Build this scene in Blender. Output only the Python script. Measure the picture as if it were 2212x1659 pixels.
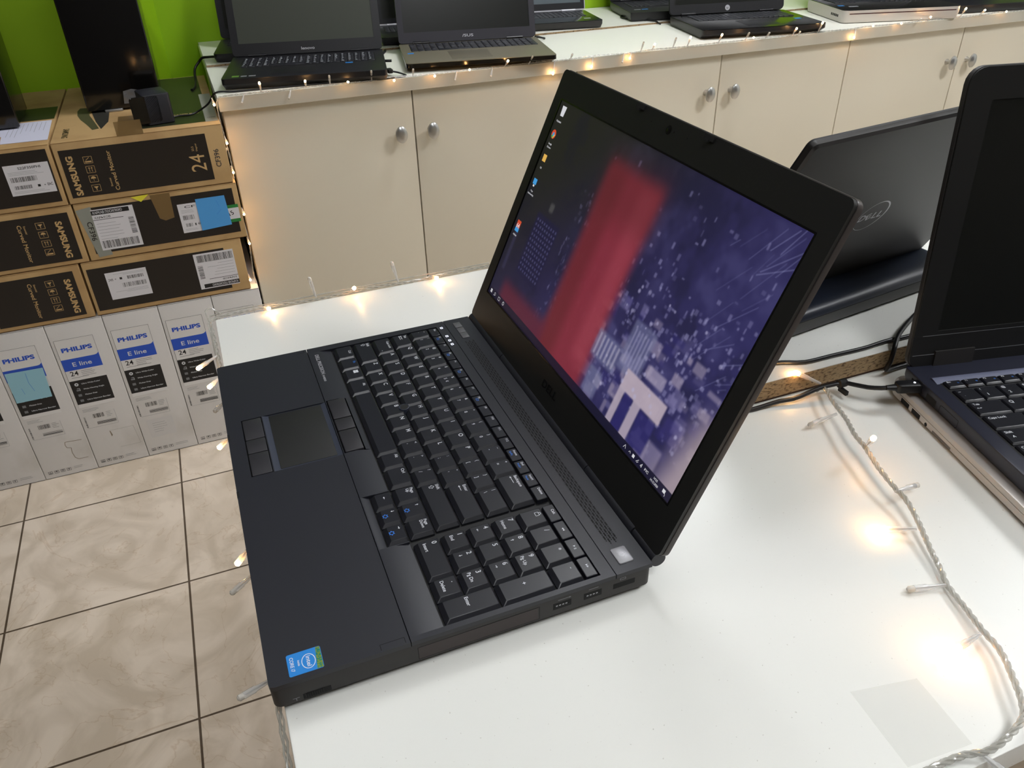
import bpy, math, random
import numpy as np
from math import radians as RAD, sin, cos, pi
from mathutils import Matrix, Vector
random.seed(7)
for o in list(bpy.data.objects): bpy.data.objects.remove(o)
sc = bpy.context.scene
COL = sc.collection
Z0 = 750.0            # table top height in mm; all coordinates below are mm, z measured from the table top

# ------------------------------------------------------------------ camera
cam = bpy.data.cameras.new('camera'); co = bpy.data.objects.new('camera', cam); COL.objects.link(co)
cam.sensor_fit = 'HORIZONTAL'; cam.sensor_width = 36; cam.lens = 1709.314 / 2212 * 36
cam.clip_start = 0.02
Rr = [(0.37105615, 0.92835641, -0.02171882), (0.50301375, -0.22060029, -0.83565105), (-0.78057319, 0.2991486, -0.54883113)]
Mc = Matrix(((Rr[0][0], -Rr[1][0], -Rr[2][0]), (Rr[0][1], -Rr[1][1], -Rr[2][1]), (Rr[0][2], -Rr[1][2], -Rr[2][2]))).to_4x4()
Mc.translation = Vector((.69178, .03218, (413.99 + Z0) / 1000))
co.matrix_world = Mc
sc.camera = co
# ------------------------------------------------------------------ world, exposure
w = bpy.data.worlds.new('world'); sc.world = w; w.use_nodes = True
bg = w.node_tree.nodes['Background']; bg.inputs[0].default_value = (.80, .90, 1, 1); bg.inputs[1].default_value = .30
sc.view_settings.view_transform = 'Standard'; sc.view_settings.look = 'None'
sc.view_settings.exposure = .18; sc.view_settings.gamma = 1; sc.view_settings.use_curve_mapping = False
LAMPS = [(-850, 1250, 620, 620, 20), (620, 2250, 520, 520, 44), (1400, 300, 620, 620, 16), (-350, -650, 620, 620, 4)]   # ceiling light panels, the last two added as fill: x, y, size x, size y, strength

# ------------------------------------------------------------------ materials
def lin(c):
    return tuple(((x / 255) / 12.92 if x / 255 < .04045 else ((x / 255 + .055) / 1.055) ** 2.4) for x in c)
MATS = {}
def P(name, rgb, rough=.5, metal=0, spec=.5, emit=0, emrgb=None, alpha=1, bump=None, var=None, coat=0, trans=0):
    m = bpy.data.materials.new(name); m.use_nodes = True; nt = m.node_tree; b = nt.nodes['Principled BSDF']
    c = lin(rgb); b.inputs['Base Color'].default_value = (*c, 1); b.inputs['Roughness'].default_value = rough
    b.inputs['Metallic'].default_value = metal; b.inputs['Specular IOR Level'].default_value = spec
    b.inputs['Alpha'].default_value = alpha; b.inputs['Coat Weight'].default_value = coat; b.inputs['Coat Roughness'].default_value = .08
    b.inputs['Transmission Weight'].default_value = trans
    if emit: b.inputs['Emission Color'].default_value = (*lin(emrgb or rgb), 1); b.inputs['Emission Strength'].default_value = emit
    tc = nt.nodes.new('ShaderNodeTexCoord')
    if bump:
        n = nt.nodes.new('ShaderNodeTexNoise'); n.inputs['Scale'].default_value = bump[0]; n.inputs['Detail'].default_value = 3
        bp = nt.nodes.new('ShaderNodeBump'); bp.inputs['Strength'].default_value = bump[1]; bp.inputs['Distance'].default_value = bump[2] if len(bump) > 2 else .0005
        nt.links.new(tc.outputs['Object'], n.inputs['Vector']); nt.links.new(n.outputs['Fac'], bp.inputs['Height']); nt.links.new(bp.outputs['Normal'], b.inputs['Normal'])
    if var:      # (scale, rgb2, low, high[, stretch])
        n = nt.nodes.new('ShaderNodeTexNoise'); n.inputs['Scale'].default_value = var[0]; n.inputs['Detail'].default_value = 4
        mp = nt.nodes.new('ShaderNodeMapping'); mp.inputs['Scale'].default_value = var[4] if len(var) > 4 else (1, 1, 1)
        r = nt.nodes.new('ShaderNodeValToRGB'); r.color_ramp.elements[0].position = var[2]; r.color_ramp.elements[1].position = var[3]
        r.color_ramp.elements[0].color = (*c, 1); r.color_ramp.elements[1].color = (*lin(var[1]), 1)
        nt.links.new(tc.outputs['Object'], mp.inputs['Vector']); nt.links.new(mp.outputs[0], n.inputs['Vector'])
        nt.links.new(n.outputs['Fac'], r.inputs[0]); nt.links.new(r.outputs[0], b.inputs['Base Color'])
    MATS[name] = m
    return m
BK = P('black_plastic', (29, 30, 37), .42, bump=(9000, .15, .0001))
BKS = P('side_plastic', (44, 42, 41), .5, bump=(9000, .15, .0001))  # lighter brownish tone paints warm reflections into the main laptop's sides
BAY = P('bay_panel', (54, 45, 44), .5)
KEY = P('key_plastic', (22, 23, 30), .34)
WELL = P('key_well', (9, 9, 11), .6)
BLUEGREY = P('bevel_plastic', (52, 56, 68), .35)
BEZ = P('lid_bezel', (24, 24, 23), .5, bump=(9000, .15, .0001))
LIDB = P('lid_back', (66, 60, 58), .36)  # raised brown tone paints the lid's edge highlight into the colour
GLOSS = P('gloss_black', (9, 9, 10), .16)
INK = P('white_print', (215, 218, 224), .5)
GREYINK = P('grey_print', (120, 122, 126), .5)
BINK = P('blue_print', (50, 120, 215), .5)
SILV = P('silver_button', (168, 168, 172), .35, metal=.3)
DK = P('dark_hole', (4, 4, 4), .8)
LAM = P('white_laminate', (229, 229, 223), .36, bump=(260, .12, .0003), var=(420, (196, 194, 186), .70, .74))
LAM2 = P('counter_laminate', (226, 226, 215), .34, bump=(260, .1, .0003))
EDGE = P('edge_band', (190, 186, 172), .4)
CREAM = P('cream_door', (219, 211, 192), .5, bump=(700, .08, .0003))
CARC = P('carcass', (92, 84, 70), .7)
CHIP = P('chipboard', (158, 134, 100), .85, bump=(260, .8, .001), var=(420, (86, 66, 44), .5, .66, (1, .5, 1.4)))
GREEN = P('green_paint', (148, 190, 14), .55, bump=(60, .1, .001))
CEIL = P('ceiling_paint', (225, 226, 224), .8)
METAL = P('brushed_metal', (190, 190, 188), .3, metal=.9)
CARD = P('cardboard', (186, 153, 104), .75, bump=(120, .25, .0008), var=(9, (168, 134, 88), .45, .65))
CARDE = P('cardboard_edge', (140, 104, 62), .8)
PRT = P('box_print', (33, 27, 22), .42)
PRG = P('box_grey', (150, 150, 140), .6)
GOLD = P('gold_print', (200, 165, 112), .6)
PAPER = P('paper', (222, 220, 224), .6)
WBOX = P('white_card', (214, 210, 206), .6, bump=(140, .2, .0008), var=(7, (196, 191, 184), .5, .7))
BLUEP = P('blue_box_print', (38, 84, 196), .5)
BLKP = P('black_box_print', (24, 23, 24), .5)
DINK = P('dark_print', (60, 58, 58), .6)
NOTEB = P('blue_note', (80, 160, 226), .6)
NOTEP = P('pale_blue_note', (150, 198, 214), .6)
NOTEY = P('yellow_note', (232, 222, 60), .6)
TAPEB = P('brown_tape', (128, 102, 62), .3, alpha=.85)
TAPEG = P('green_tape_print', (40, 130, 60), .4)
CLEAR = P('clear_plastic', (225, 228, 230), .12, spec=.8, alpha=.38)
CLEARW = P('clear_wire', (186, 185, 176), .15, spec=1, alpha=.5)
TAPEC = P('clear_tape', (224, 224, 218), .2, alpha=.2, spec=.7)
FIL = P('copper_core', (190, 186, 176), .35, metal=.3)
LED = P('lit_led', (255, 190, 110), .3, emit=84, emrgb=(255, 196, 124))
LEDO = P('unlit_led', (220, 215, 205), .2, alpha=.8)
CAB = P('black_cable', (20, 20, 22), .4)
RUB = P('rubber', (16, 16, 16), .7)
WLED = P('white_led', (240, 245, 255), .3, emit=4)
STK = P('blue_sticker', (40, 128, 205), .35)
HOLO = P('hologram', (160, 170, 60), .3, metal=.5, var=(900, (40, 150, 120), .4, .6))
SILVL = P('silver_laptop', (206, 200, 194), .38, metal=.25)
SCR_OFF = P('screen_off', (12, 14, 8), .30)
SCR_L = P('screen_reflection', (56, 60, 50), .45)  # grey paints the room's reflection into a switched-off screen
LENO = P('lenovo_plastic', (20, 20, 24), .38)
ASUSD = P('grey_gold_deck', (124, 118, 100), .42, metal=.35)
ASUSB = P('asus_bezel', (40, 38, 46), .5)
STRIM = P('silver_trim', (190, 190, 196), .35, metal=.4)
D2L = P('brushed_lid', (34, 31, 30), .46)
D2B = P('navy_base', (30, 35, 46), .32)
D3K = P('blue_black_deck', (36, 38, 52), .40)
BARM = P('blue_grey_bar', (104, 108, 130), .4)
TEAR = P('scuff', (140, 128, 108), .9)
TOWER = P('glossy_black_tower', (14, 13, 12), .12, coat=.5)
DIFF = None

def floor_mat():
    m = bpy.data.materials.new('floor_tiles'); m.use_nodes = True; nt = m.node_tree; b = nt.nodes['Principled BSDF']; N = nt.nodes.new; L = nt.links.new
    tc = N('ShaderNodeTexCoord'); mp = N('ShaderNodeMapping'); br = N('ShaderNodeTexBrick')
    mp.inputs['Location'].default_value = (.5629 + .3239 * 20, .1773 + .3239 * 20, 0)
    br.offset = 0; br.squash = 1; br.inputs['Scale'].default_value = 1; br.inputs['Brick Width'].default_value = .3239; br.inputs['Row Height'].default_value = .3239
    br.inputs['Mortar Size'].default_value = .0022; br.inputs['Mortar Smooth'].default_value = .3
    br.inputs['Color1'].default_value = (*lin((222, 207, 188)), 1); br.inputs['Color2'].default_value = (*lin((216, 201, 181)), 1); br.inputs['Mortar'].default_value = (*lin((92, 78, 62)), 1)
    L(tc.outputs['Object'], mp.inputs[0]); L(mp.outputs[0], br.inputs['Vector'])
    n = N('ShaderNodeTexNoise'); n.inputs['Scale'].default_value = 7; n.inputs['Detail'].default_value = 7; n.inputs['Distortion'].default_value = 1.6
    r = N('ShaderNodeValToRGB'); e = r.color_ramp.elements; e[0].position = .40; e[0].color = (.84, .82, .79, 1); e[1].position = .64; e[1].color = (1.08, 1.08, 1.1, 1)
    v = N('ShaderNodeTexNoise'); v.inputs['Scale'].default_value = 4; v.inputs['Detail'].default_value = 5; v.inputs['Distortion'].default_value = 3
    r2 = N('ShaderNodeValToRGB'); e = r2.color_ramp.elements; e[0].position = .492; e[0].color = (1, 1, 1, 1); e[1].position = .5; e[1].color = (.88, .83, .77, 1)
    x = r2.color_ramp.elements.new(.51); x.color = (1, 1, 1, 1)
    L(tc.outputs['Object'], n.inputs['Vector']); L(tc.outputs['Object'], v.inputs['Vector']); L(n.outputs['Fac'], r.inputs[0]); L(v.outputs['Fac'], r2.inputs[0])
    m1 = N('ShaderNodeMixRGB'); m1.blend_type = 'MULTIPLY'; m1.inputs[0].default_value = 1; m2 = N('ShaderNodeMixRGB'); m2.blend_type = 'MULTIPLY'; m2.inputs[0].default_value = 1
    L(br.outputs['Color'], m1.inputs[1]); L(r.outputs[0], m1.inputs[2]); L(m1.outputs[0], m2.inputs[1]); L(r2.outputs[0], m2.inputs[2]); L(m2.outputs[0], b.inputs['Base Color'])
    b.inputs['Roughness'].default_value = .35
    bp = N('ShaderNodeBump'); bp.invert = True; bp.inputs['Strength'].default_value = .6; bp.inputs['Distance'].default_value = .002; L(br.outputs['Fac'], bp.inputs['Height']); L(bp.outputs[0], b.inputs['Normal'])
    return m
FLOOR = floor_mat()

# ------------------------------------------------------------------ mesh helpers
GL = {}
def glyphs(s, bold=.012):
    if (s, bold) in GL: return GL[(s, bold)]
    cu = bpy.data.curves.new('t', 'FONT'); cu.body = s; cu.size = 1; cu.resolution_u = 3; cu.offset = bold
    ob = bpy.data.objects.new('t', cu)
    COL.objects.link(ob); dg = bpy.context.evaluated_depsgraph_get(); me = bpy.data.meshes.new_from_object(ob.evaluated_get(dg))
    v = [tuple(q.co[:2]) for q in me.vertices]; f = [tuple(p.vertices) for p in me.polygons]
    bpy.data.objects.remove(ob); bpy.data.curves.remove(cu); bpy.data.meshes.remove(me)
    GL[(s, bold)] = (v, f); return v, f
hv, _ = glyphs('H'); CAPH = max(q[1] for q in hv)

def rrect(x0, y0, x1, y1, r, ins=0, seg=5):
    x0 += ins; y0 += ins; x1 -= ins; y1 -= ins; r = max(r - ins, .01); o = []
    for cx, cy, a0 in ((x1 - r, y0 + r, -90), (x1 - r, y1 - r, 0), (x0 + r, y1 - r, 90), (x0 + r, y0 + r, 180)):
        for k in range(seg + 1):
            a = RAD(a0 + 90 * k / seg); o.append((cx + r * cos(a), cy + r * sin(a)))
    return o
class MB:
    def __init__(s): s.v = []; s.f = []; s.m = []; s.mats = []
    def mi(s, mat):
        if mat not in s.mats: s.mats.append(mat)
        return s.mats.index(mat)
    def add(s, vs, fs, mat, M=None):
        b = len(s.v)
        if M is not None: vs = [tuple(M @ Vector(q)) for q in vs]
        s.v += [tuple(q) for q in vs]; i = s.mi(mat)
        for f in fs: s.f.append(tuple(b + k for k in f)); s.m.append(i)
        return s
    def box(s, x0, y0, z0, x1, y1, z1, mat, M=None):
        v = [(x, y, z) for z in (z0, z1) for y in (y0, y1) for x in (x0, x1)]
        return s.add(v, [(0, 2, 3, 1), (4, 5, 7, 6), (0, 1, 5, 4), (2, 6, 7, 3), (0, 4, 6, 2), (1, 3, 7, 5)], mat, M)
    def rings(s, rs, mat, M=None, cap=True):
        n = len(rs[0]); v = [q for r in rs for q in r]; f = []
        for k in range(len(rs) - 1):
            for i in range(n):
                j = (i + 1) % n; f.append((k * n + i, k * n + j, (k + 1) * n + j, (k + 1) * n + i))
        if cap: f.append(tuple(range(n))[::-1]); f.append(tuple((len(rs) - 1) * n + i for i in range(n)))
        return s.add(v, f, mat, M)
    def slab(s, x0, y0, x1, y1, z0, z1, mat, r=2, ct=.6, cb=.6, M=None, seg=5):
        R = []
        if cb: R.append([(x, y, z0) for x, y in rrect(x0, y0, x1, y1, r, cb, seg)])
        R.append([(x, y, z0 + cb) for x, y in rrect(x0, y0, x1, y1, r, 0, seg)])
        R.append([(x, y, z1 - ct) for x, y in rrect(x0, y0, x1, y1, r, 0, seg)])
        if ct: R.append([(x, y, z1 - ct * .3) for x, y in rrect(x0, y0, x1, y1, r, ct * .3, seg)]); R.append([(x, y, z1) for x, y in rrect(x0, y0, x1, y1, r, ct, seg)])
        return s.rings(R, mat, M)
    def prism(s, out, z0, z1, mat, M=None):
        return s.rings([[(x, y, z0) for x, y in out], [(x, y, z1) for x, y in out]], mat, M)
    def profx(s, prof, x0, x1, mat, M=None):
        return s.rings([[(x0, y, z) for y, z in prof], [(x1, y, z) for y, z in prof]], mat, M)
    def frame(s, x0, y0, x1, y1, a, z0, z1, mat, r=3, M=None):     # ring, a = (left, bottom, right, top) widths
        o = rrect(x0, y0, x1, y1, r); i = rrect(x0 + a[0], y0 + a[1], x1 - a[2], y1 - a[3], .5); n = len(o)
        v = [(x, y, z) for z in (z0, z1) for ring in (o, i) for x, y in ring]; f = []
        for k in range(n):
            j = (k + 1) % n
            f += [(2 * n + k, 2 * n + j, 3 * n + j, 3 * n + k), (k, n + k, n + j, j), (k, j, 2 * n + j, 2 * n + k), (n + k, 3 * n + k, 3 * n + j, n + j)]
        return s.add(v, f, mat, M)
    def cyl(s, p0, p1, r0, mat, r1=None, n=14, M=None):
        return s.tube([p0, p1], r0, mat, n, M, [r0, r0 if r1 is None else r1])
    def tube(s, path, r, mat, n=8, M=None, rad=None):
        pts = [Vector(p) for p in path]; R = []; up = Vector((0, 0, 1)); prev = None
        for i, p in enumerate(pts):
            t = (pts[min(i + 1, len(pts) - 1)] - pts[max(i - 1, 0)]).normalized()
            if prev is None:
                a = up if abs(t.z) < .9 else Vector((1, 0, 0)); x = a.cross(t).normalized()
            else:
                x = (prev - t * prev.dot(t)).normalized()
            prev = x; y = t.cross(x); rr = rad[i] if rad else r
            R.append([tuple(p + (x * cos(2 * pi * k / n) + y * sin(2 * pi * k / n)) * rr) for k in range(n)])
        return s.rings(R, mat, M)
    def lathe(s, prof, mat, n=18, M=None, sx=1, sy=1):
        R = [[(r * cos(2 * pi * k / n) * sx, r * sin(2 * pi * k / n) * sy, z) for k in range(n)] for r, z in prof]
        return s.rings(R, mat, M)
    def quad(s, a, b, c, d, mat): return s.add([a, b, c, d], [(0, 1, 2, 3)], mat)
    def rect(s, x0, y0, x1, y1, z, mat, M=None): return s.add([(x0, y0, z), (x1, y0, z), (x1, y1, z), (x0, y1, z)], [(0, 1, 2, 3)], mat, M)
    def text(s, t, mat, x, y, z, h, ang=0, w=None, M=None, al='c', shear=0, bold=.012):
        v, f = glyphs(t, bold); x0 = min(q[0] for q in v); x1 = max(q[0] for q in v); sc_ = h / CAPH
        sx = sc_ if w is None else w / (x1 - x0); a = RAD(ang); o = []
        y1 = max(q[1] for q in v); y0 = min(q[1] for q in v); my = CAPH / 2 if y1 > CAPH * .5 and y0 > -.3 else (y0 + y1) / 2
        for q in v:
            u = (q[0] - {'c': (x0 + x1) / 2, 'l': x0, 'r': x1}[al]) * sx; vv = (q[1] - my) * sc_; u += vv * shear
            o.append((x + u * cos(a) - vv * sin(a), y + u * sin(a) + vv * cos(a), z))
        return s.add(o, f, mat, M)
    def line(s, pts, wd, z, mat, M=None):
        for (ax, ay), (bx, by) in zip(pts, pts[1:]):
            d = Vector((bx - ax, by - ay)); 
            if d.length < 1e-6: continue
            n = Vector((-d.y, d.x)).normalized() * wd / 2
            s.add([(ax - n.x, ay - n.y, z), (bx - n.x, by - n.y, z), (bx + n.x, by + n.y, z), (ax + n.x, ay + n.y, z)], [(0, 1, 2, 3)], mat, M)
        return s
    def build(s, name, parent=None, M=None, angle=38, loc=None):
        me = bpy.data.meshes.new(name); me.from_pydata([(x * .001, y * .001, z * .001) for x, y, z in s.v], [], s.f)
        for m in s.mats: me.materials.append(m)
        me.polygons.foreach_set('material_index', s.m); me.polygons.foreach_set('use_smooth', [True] * len(s.f)); me.update()
        me.set_sharp_from_angle(angle=RAD(angle))
        o = bpy.data.objects.new(name, me); COL.objects.link(o)
        if parent: o.parent = parent
        if M is not None: M2 = M.copy(); M2.translation = M.translation / 1000; o.matrix_local = M2
        if loc: o.location = (loc[0] / 1000, loc[1] / 1000, (loc[2] + Z0) / 1000)
        return o
def tag(o, label, cat, group=None):
    o['label'] = label; o['category'] = cat
    if group: o['group'] = group
    return o
def thing(name, label, cat, loc, yaw=0, group=None):
    o = bpy.data.objects.new(name, None); COL.objects.link(o); o.empty_display_size = .05
    o.location = (loc[0] / 1000, loc[1] / 1000, (loc[2] + Z0) / 1000); o.rotation_euler = (0, 0, RAD(yaw))
    return tag(o, label, cat, group)
def struct(o): o['kind'] = 'structure'; return o
def T(x, y, z): return Matrix.Translation((x, y, z))
# face frames: local (u right, v up, n out)
FX = lambda x, y=0, z=0: Matrix(((0, 0, 1, x), (1, 0, 0, y), (0, 1, 0, z), (0, 0, 0, 1)))     # surface facing +x, u = +y, v = +z
def smooth(pts, step):
    p = [Vector(q) for q in pts]; out = []
    for i in range(len(p) - 1):
        a, b, c, d = p[max(i - 1, 0)], p[i], p[i + 1], p[min(i + 2, len(p) - 1)]
        n = max(2, int((c - b).length / step))
        for k in range(n):
            t = k / n
            out.append(.5 * ((2 * b) + (c - a) * t + (2 * a - 5 * b + 4 * c - d) * t * t + (3 * b - a - 3 * c + d) * t ** 3))
    out.append(p[-1]); return out

# ================================================================== the room
m = MB(); m.box(-1900, -1500, -770, 2200, 3600, -750, FLOOR); fl = struct(m.build('floor'))
fl.location = (0, 0, .75)
m = MB(); m.prism([(-1690, 3600), (-1690, 2), (-1560, -24), (-1560, -283), (-1545, -354), (-1545, -620), (-1800, -620), (-1800, 3600)], -750, 520, GREEN)
struct(m.build('wall_back', loc=(0, 0, 0)))
GW = P('grey_wall', (104, 100, 94), .7)
m = MB(); m.box(-1800, -620, 520.2, -1690, 3600, 2000, P('blue_grey_wall', (92, 96, 110), .7)); struct(m.build('wall_back', loc=(0, 0, 0)))
m = MB(); m.box(-1800, -1500, -750, -1545, -620.2, 2000, GW); struct(m.build('wall_back', loc=(0, 0, 0)))
m = MB(); m.box(-1900, -1500, 2000, 2200, 3600, 2040, CEIL); struct(m.build('ceiling', loc=(0, 0, 0)))
m = MB(); m.box(-1800, -1560, -750, 2200, -1500.2, 2000, GW); struct(m.build('wall_left', loc=(0, 0, 0)))
m = MB(); m.box(2200.2, -1560, -750, 2260, 3600, 2000, P('dark_wall', (62, 60, 60), .8)); struct(m.build('wall_front', loc=(0, 0, 0)))
m = MB(); m.box(-1800, 3600.2, -750, 2260, 3660, 2000, CEIL); struct(m.build('wall_right', loc=(0, 0, 0)))
for i, (lx, ly, sx, sy, st) in enumerate(LAMPS):
    if i == 0: lamp_txt = 'square white ceiling light panel over the wall cabinets'
    else: lamp_txt = ('square white ceiling light panel over the table', 'square white fill light panel added out of view behind the camera', 'square white fill light panel added out of view over the tiled aisle')[i - 1]
    t = thing('ceiling_light', lamp_txt, 'light', (lx, ly, 1985), 0, 'ceiling light panels')
    m = MB(); m.frame(-sx / 2 - 12, -sy / 2 - 12, sx / 2 + 12, sy / 2 + 12, (12, 12, 12, 12), -5, 14.5, CEIL); m.build('frame', t)
    dm = P('light_panel_glow_%d' % i, (255, 255, 255), .5, emit=st, emrgb=(250, 252, 255))
    m = MB(); m.box(-sx / 2, -sy / 2, 0, sx / 2, sy / 2, 6, dm); m.build('diffuser', t)

# ================================================================== wall cabinets
CP = 401
units = ['cream double door cabinet with silver knobs beside the stacked monitor boxes', 'cream double door cabinet behind the top of the open laptop', 'cream double door cabinet at the right end of the counter']
for k in range(3):
    y0 = 88 + 2 * CP * k
    t = thing('cabinet', units[k], 'cabinet', (-1068, y0, -750), 0, 'cream cabinets under the long counter')
    m = MB(); m.box(-600, .5, 60, -17, 2 * CP - .5, 758, CREAM); m.box(-560, 20, 0, -60, 2 * CP - 20, 60, CARC); m.build('body', t)
    for s in (0, 1):
        d = MB().slab(0, 0, CP - 3, 700, 0, 16, CREAM, r=.6, ct=.8, cb=0, M=FX(-16, CP * s + 1.5, 57)).build('door', t)
        kn = MB(); yy = CP + (-37 if s == 0 else 37)
        kn.lathe([(8, 0), (7, 2), (4.6, 9), (4.4, 14), (7, 17)], METAL, 18, FX(0, yy, 668))
        kn.lathe([(3, 15), (12, 17.5), (15.5, 20.5), (15, 24), (11, 27), (5, 28.6), (.5, 29)], METAL, 24, FX(0, yy, 668), sx=.86, sy=1.22)
        kn.build('knob', d)
t = thing('countertop', 'long white laminate countertop lying on the cream cabinets', 'countertop', (-1052, 84, 8))
m = MB(); m.slab(-632, 0, 0, 2430, .2, 28, LAM2, r=1.5, ct=1, cb=.5); m.build('top', t)
m = MB(); m.rect(.5, .7, 2429, 27, 0, EDGE, FX(.15)); m.build('front_edge_band', t)
m = MB(); m.box(-1688, 86, 36.2, -1368, 2510, 41, LAM2); m.add([(-1367.8, 86, 36.3), (-1367.8, 2510, 36.3), (-1367.8, 2510, 40.6), (-1367.8, 86, 40.6)], [(0, 1, 2, 3)], CHIP)
tag(m.build('shelf_board', loc=(0, 0, 0)), 'thin white board with raw chipboard edge on the counter behind the front laptops', 'board')

# ================================================================== table
t = thing('table', 'white laminate table carrying the open laptop, its end edge wrapped by fairy lights', 'table', (-149, 5, -750))
m = MB(); m.slab(0, 0, 704, 1200, 728, 750, LAM, r=3, ct=.8, cb=.5); m.build('tabletop', t)
m = MB(); m.box(20, 16, 0, 684, 34, 727.8, CREAM); m.build('side_panel', t)
m = MB(); m.box(20, 1166, 0, 684, 1184, 727.8, CREAM); m.build('side_panel', t)
m = MB(); m.box(330, 34.2, 300, 348, 1165.8, 727.8, CREAM); m.build('cross_panel', t)
t = thing('raised_board', 'white board with dark flecked chipboard edge lying raised on the table behind the laptop screen', 'board', (-149, 385, 0))
m = MB(); m.box(0, 0, 4.5, 373.8, 760, 23, LAM); m.build('top', t)
m = MB(); m.rect(0, 4.6, 760, 22.6, 0, CHIP, FX(374)); m.build('chipboard_edge', t)
m = MB(); m.box(350, 2, .1, 371, 758, 4.4, P('gap_shade', (70, 44, 28), .7)); m.build('batten', t)  # added batten, its dark brown stands in for the shade under the board
for xx in (20, 160): m = MB(); m.box(xx, 10, .1, xx + 30, 750, 4.5, CARC); m.build('batten', t)
m = MB(); m.quad((492, 318, .15), (541, 314, .15), (544, 357, .15), (500, 361, .15), TAPEC)
tag(m.build('clear_tape', loc=(0, 0, 0)), 'flat square of clear tape stuck on the white table near its corner', 'tape')

# ================================================================== main laptop
LP = thing('laptop', 'open black laptop with lit purple city wallpaper at the end of the white table', 'laptop', (0, 0, 0), 0)
W_, D_ = 376, 250
# base
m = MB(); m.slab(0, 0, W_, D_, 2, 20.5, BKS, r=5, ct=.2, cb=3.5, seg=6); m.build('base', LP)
m = MB()
for fx, fy in ((20, 18), (330, 18), (20, 215), (330, 215)): m.slab(fx, fy, fx + 26, fy + 8, 0, 2.1, RUB, r=3, ct=.3, cb=.2)
m.build('rubber_feet', LP)
# palm rest with cut-out for touchpad
pr = MB(); out = [(3, 0), (373, 0), (375, .6), (376, 3), (376, 83.6), (178, 83.6), (178, 30), (178, 12.4), (98, 12.4), (98, 83.6), (0, 83.6), (0, 3), (.9, .8)]
pr.prism(out, 20.5, 24, BK); pr.prism([(98, 29.2), (178, 29.2), (178, 30), (98, 30)], 20.5, 24, BK)
pr.build('palm_rest', LP)
tp = MB(); tp.profx([(30, 20.5), (30, 24), (34.5, 22.9), (80, 22.9), (83.6, 24), (83.6, 20.5)], 98, 178, BLUEGREY); tpo = tp.build('touchpad_surround', LP)  # lighter colour paints the light reflected by the slopes
m = MB(); m.slab(99, 35, 175.5, 79.6, 22.8, 23.2, P('touchpad_pad', (13, 14, 12), .6), r=1, ct=.1, cb=0); m.build('touchpad', LP)
m = MB(); m.rect(98, 12.4, 178, 29.2, 21.2, WELL); m.build('button_well', LP)
for a, b in ((98.8, 128.2), (129, 147.6), (148.4, 177.2)):
    m = MB(); m.slab(a, 13.2, b, 28.6, 21.3, 24.1, P('btn', (38, 37, 41), .45) if 'btn' not in MATS else MATS['btn'], r=1, ct=.5, cb=0); m.build('touchpad_button', LP)
# middle strip: between palm rest seam and keys, sloping down into the key well
m = MB()
def strip(x0, x1, ys, ye, mat=BK): m.profx([(84.2, 20.5), (84.2, 24), (ys, 24), (ye, 21.6), (ye, 20.5)], x0, x1, mat)
strip(8.6, 97, 95, 106); strip(177, 235, 95, 106); strip(235, 292.5, 85.5, 90.5); strip(292.5, 372, 95, 106)
m.box(0, 84.2, 20.5, 8.6, 106, 24, BK); m.box(372, 84.2, 20.5, 376, 106, 24, BK)
m.profx([(84.2, 20.5), (84.2, 24), (84.8, 24), (84.8, 20.5)], 97, 177, BK); m.profx([(102, 20.5), (102, 23.3), (106, 21.6), (106, 20.5)], 97, 177, BK)
m.box(234.2, 90.5, 20.5, 235.2, 106, 23.6, BK); m.box(292, 90.5, 20.5, 293, 106, 23.6, BK)
m.build('keyboard_front_trim', LP)
m = MB(); m.rect(97, 84.8, 177, 102, 21.0, WELL); m.build('button_well', LP)
for a, b in ((97.8, 127.6), (128.6, 145.4), (146.4, 176.2)):
    m = MB(); m.slab(a, 85.8, b, 101, 21, 24.6, MATS['btn'], r=1.2, ct=.9, cb=0); m.build('track_point_button', LP)
m = MB(); m.text('DELL PRECISION', SILV, 14.5, 91.4, 24.12, 3.3, al='l', w=37, bold=.025); m.text('M4800', SILV, 53.5, 90.8, 24.12, 2.0, al='l', w=11, bold=.025); m.build('model_lettering', LP)
m = MB(); m.box(0, 106, 20.5, 8.6, 213.4, 24, BK); m.box(372, 106, 20.5, 376, 213.4, 24, BK); m.box(0, 213.4, 20.5, 376, 222.6, 24, BLUEGREY.copy() if False else BK)
m.build('keyboard_surround', LP)
m = MB(); m.rect(8.6, 90.5, 372, 213.4, 21.0, WELL); m.build('key_well', LP)
# keys
def key_mesh(mb, x0, y0, x1, y1, zb=21.1, zt=25, mat=KEY, g=.45, ins=(.8, 2.2, 1.7, .6)):
    x0 += g; y0 += g; x1 -= g; y1 -= g; l, b, r, t = ins
    R = [[(x, y, zb) for x, y in rrect(x0, y0, x1, y1, .8, 0, 2)], [(x, y, zb + (zt - zb) * .35) for x, y in rrect(x0, y0, x1, y1, .8, 0, 2)],
         [(x, y, zt - .25) for x, y in rrect(x0 + l - .3, y0 + b - .3, x1 - r + .3, y1 - t + .3, 1, 0, 2)], [(x, y, zt) for x, y in rrect(x0 + l, y0 + b, x1 - r, y1 - t, .8, .2, 2)]]
    mb.rings(R, mat)
ZT = 25.12
def arrow(mb, x, y, d, mat=INK, z=ZT, s=1.3):
    a = {'r': 0, 'u': 90, 'l': 180, 'd': 270}[d]; c_, s_ = cos(RAD(a)), sin(RAD(a))
    for pts in ([(-s, .18 * s), (-s, -.18 * s), (s * .2, -.18 * s), (s * .2, .18 * s)], [(s * .1, .62 * s), (s * .1, -.62 * s), (s, 0)]):
        mb.add([(x + px * c_ - py * s_, y + px * s_ + py * c_, z) for px, py in pts], [tuple(range(len(pts)))], mat)
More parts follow.
